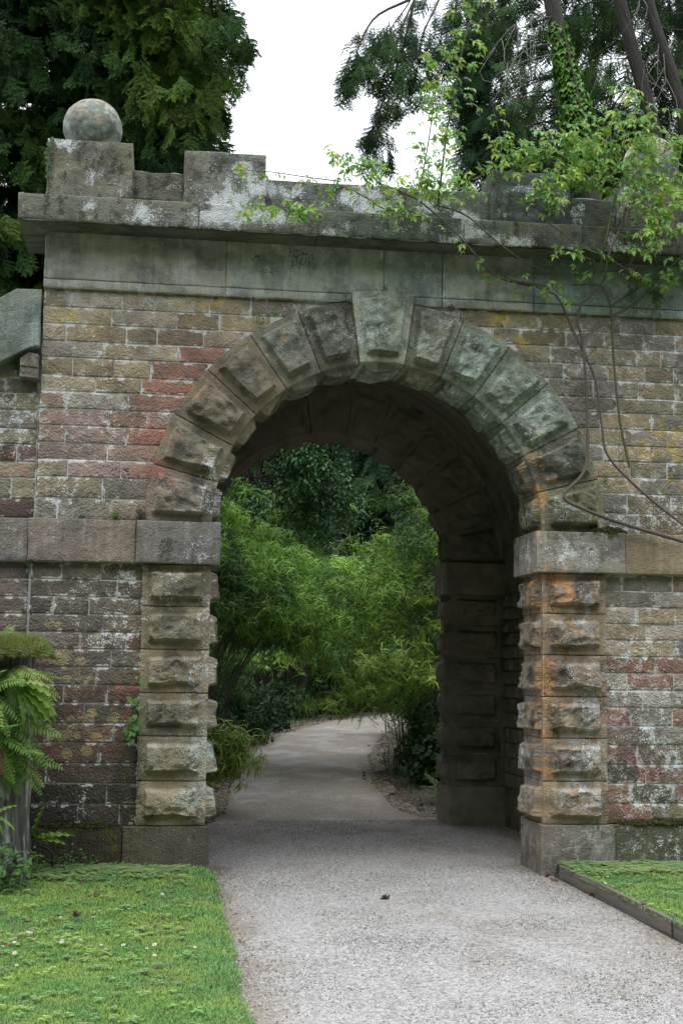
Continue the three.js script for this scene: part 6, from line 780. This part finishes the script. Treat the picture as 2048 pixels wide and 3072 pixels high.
    g.mesh('cane', green[k] ? M.cane2 : M.cane, t);
    const lf = leaves[k]; if (!lf) continue;
    for (let m = 0; m < lf[0]; m++) { const u = lf[1] + (1 - lf[1]) * r(), p = cv.getPoint(u), o = sph(r); o.z = Math.abs(o.z) * 0.7 + (r() < 0.3 ? -0.5 : 0); p.addScaledVector(o, lf[2] * Math.pow(r(), 0.6)); if (p.y < 5.3 && p.z < 0.32) p.z = p.y > 4.95 ? 0.34 : Math.max(p.z, 0.06); if (p.x > 2.46 && p.x < 2.95 && p.y > 5.9 && r() < 0.5) continue; const d = V3(o.x * 0.9 + (r() - 0.5) * 0.7, -0.55 + (r() - 0.5) * 0.9, 0.35 + r() * 0.5).normalize(); all.push([p, d, (r() - 0.5) * 2.2, 0.42 + r() * 0.75, Math.floor(r() * 5), pick(r, cols)]); }
  }
  // twiglets tie the leaves to the canes; the 300 leaves nearest the viewer are single leaves, the others one mass
  all.sort((a, b) => (b[0].z + b[3] * 0.2) - (a[0].z + a[3] * 0.2));
  const placed = (o, e) => { const y = e[1], z0 = V3(0.1, 0.75, 0.65), x = V3().crossVectors(y, z0).normalize(), z = V3().crossVectors(x, y), q = new THREE.Quaternion().setFromRotationMatrix(new THREE.Matrix4().makeBasis(x, y, z)); q.multiply(_q.setFromAxisAngle(V3(0, 1, 0), e[2])); return new THREE.Matrix4().compose(e[0], q, V3(e[3], e[3], e[3])); };
  const rest = geos.map(() => []);
  all.forEach((e, i) => { const m4 = placed(null, e); if (i < 300) { const m = new THREE.Mesh(geos[e[4]], leafMats(e[5])); m.name = numbered('leaf'); m4.decompose(m.position, m.quaternion, m.scale); m.castShadow = m.receiveShadow = true; t.add(m); } else rest[e[4]].push([m4, tone(r, e[5], 0.15)]); });
  geos.forEach((g, i) => rest[i].length && inst('foliage', g, M.leaf, rest[i], t));
}

// ───────────────────────────── small things ─────────────────────────────
{ // daisies
  const r = rng(1300), pet = new GB(), eye = new THREE.SphereGeometry(0.0042, 8, 6); eye.scale(1, 0.6, 1); for (let k = 0; k < 12; k++) { const a = k / 12 * 6.283; pet.blade(V3(Math.cos(a) * 0.002, 0, Math.sin(a) * 0.002), V3(Math.cos(a), 0.15, Math.sin(a)).normalize(), V3(0, 1, 0), 0.011, 0.006, 0.1); } const pg = pet.geo(), sg = new GB(); sg.tube([V3(0, -0.05, 0), V3(0.002, -0.02, 0), V3(0, 0, 0)], 0.001, 0.001, 4, 3); const sgeo = sg.geo();
  const wm = leafMats([0.8, 0.8, 0.78]), ym = new THREE.MeshStandardMaterial({ color: new THREE.Color().setRGB(0.6, 0.4, 0.04), roughness: 0.9 }), gm = leafMats([0.1, 0.2, 0.04]);
  const put = (x, z, l, label, group) => { const t = thing('daisy', label, 'daisy', [x, lawnY(x, z, l) + 0.034, z], group); [['petals', pg, wm, 0], ['flower_centre', eye, ym, 0.0015], ['stalk', sgeo, gm, 0]].forEach(([n, g, m, y]) => { const q = new THREE.Mesh(g, m); q.name = numbered(n); q.position.y = y; q.castShadow = true; t.add(q); }); t.scale.setScalar(0.85 + r() * 0.35); t.rotation.set((r() - 0.3) * 0.6, r() * 6, (r() - 0.5) * 0.5); };
  const A = [[-1.93, 1.95], [-1.7, 1.79], [-1.73, 1.96], [-1.14, 0.95], [-1.31, 1.28], [-1.15, 1.59], [-1.14, 1.71], [-1.29, 2.2], [-2.08, 2.39], [-2.06, 2.41], [-1.87, 2.62], [-1.87, 2.68], [-1.77, 2.61], [-1.53, 2.78], [-1.62, 2.87], [-1.65, 2.77], [-1.6, 2.86], [-1.36, 2.79], [-1.4, 2.88], [-1.36, 3.05], [-1.14, 2.88], [-2.13, 2.66], [-2.18, 2.76], [-2.1, 2.93], [-2.06, 3.22], [-1.52, 1.75]];
  const where = (x, z) => x > -1.2 ? 'beside the edge of the path' : x < -2.0 ? 'towards the stump side' : 'in the middle of the lawn', far = (z) => z < 1.4 ? 'close to the plinth' : z < 2.1 ? 'level with the dead leaf' : z < 2.7 ? 'halfway' : 'nearest the viewer';
  const seen = {}; for (const [x, z] of A) { const k = where(x, z) + ', ' + far(z); seen[k] = (seen[k] || 0) + 1; const nth = ['', ', second', ', third', ', fourth', ', fifth', ', sixth', ', seventh'][seen[k] - 1] ?? ''; put(x, z, true, 'tiny white daisy ' + k + nth, 'daisies in the lawn by the fern-covered stump'); }
  [[2.14, 0.5, 'first of the close pair of daisies behind the timber edging'], [2.16, 0.56, 'second of the close pair of daisies behind the timber edging'], [1.92, 0.82, 'single white daisy in the grass, halfway between the pair and the edging'], [1.8, 1.12, 'single white daisy right against the timber edging board']].forEach(([x, z, l]) => put(x, z, false, l, 'daisies behind the timber edging'));
}
{ // fallen leaves
  const lf = (label, x, z, s, c, rot, y = 0.012) => { const g = new GB(); g.leaf(V3(0, 0, 0), V3(1, 0, 0), V3(0, 1, 0), 0.09 * s, 0.055 * s, -0.45, -0.25); g.leaf(V3(0.02 * s, 0.004, 0), V3(0.6, 0.25, 0.7).normalize(), V3(-0.2, 1, -0.2).normalize(), 0.05 * s, 0.035 * s, 0.5, 0.5); const m = g.mesh('fallen_leaf', leafMats(c)); m.position.set(x, y, z); m.rotation.y = rot; tag(m, label, 'leaf'); };
  lf('curled brown dead leaf alone on the pale gravel before the arch', 0.2, 1.0, 0.95, [0.09, 0.04, 0.025], 0.3);
  lf('rusty dead leaf at the foot of the right pier plinth, nearest the corner', 1.67, 0.1, 0.8, [0.14, 0.06, 0.03], 1.2);
  lf('orange-brown dead leaf lying against the end of the edging board', 1.71, 0.3, 0.9, [0.2, 0.08, 0.03], 2.4);
  lf('small brown leaf on the gravel beside the middle of the edging board', 1.73, 0.95, 0.6, [0.12, 0.06, 0.035], 0.4);
  lf('pinkish brown leaf resting on top of the edging board', 1.79, 1.9, 0.6, [0.2, 0.1, 0.07], 1.4, 0.115);
  lf('dark brown dead leaf in the grass among the daisies near the stump', -1.87, 1.95, 0.9, [0.06, 0.04, 0.02], 0.1, 0.1);
  lf('small rust-coloured dead leaf in the grass beneath the black plinth', -1.73, 1.25, 0.7, [0.12, 0.06, 0.03], 2.1, 0.1);
  lf('bright orange petal lying in the lawn near the daisies', -2.165, 2.76, 0.22, [0.6, 0.14, 0.02], 0.4, 0.085);
}
{ // hose and its connector by the stump
  const g = new GB(), m = new THREE.MeshStandardMaterial({ color: new THREE.Color().setRGB(0.012, 0.012, 0.014), roughness: 0.45 }); g.tube([V3(-2.27, 0.26, 0.22), V3(-2.2, 0.275, 0.2), V3(-2.13, 0.235, 0.18), V3(-2.105, 0.16, 0.18), V3(-2.13, 0.05, 0.2)], 0.009, 0.009, 28, 8); tag(g.mesh('garden_hose', m), 'thin black hose curving down before the mossy plinth', 'hose');
  const t = thing('hose_connector', 'small white plastic connector at the end of the black hose', 'connector', [-2.285, 0.215, 0.26]), w = new THREE.MeshStandardMaterial({ color: new THREE.Color().setRGB(0.62, 0.64, 0.62), roughness: 0.4 });
  const lathe = (n, pr, y) => { const q = new THREE.Mesh(new THREE.LatheGeometry(pr.map((p) => new THREE.Vector2(...p)), 16), w); q.name = numbered(n); q.position.y = y; q.castShadow = true; t.add(q); };
  lathe('body', [[0, -0.03], [0.018, -0.03], [0.022, -0.025], [0.022, 0.0], [0.018, 0.006], [0, 0.006]], 0); lathe('collar', [[0, 0.014], [0.024, 0.014], [0.026, 0.018], [0.026, 0.04], [0.022, 0.045], [0, 0.045]], 0);
}
renderer.render(scene, camera);
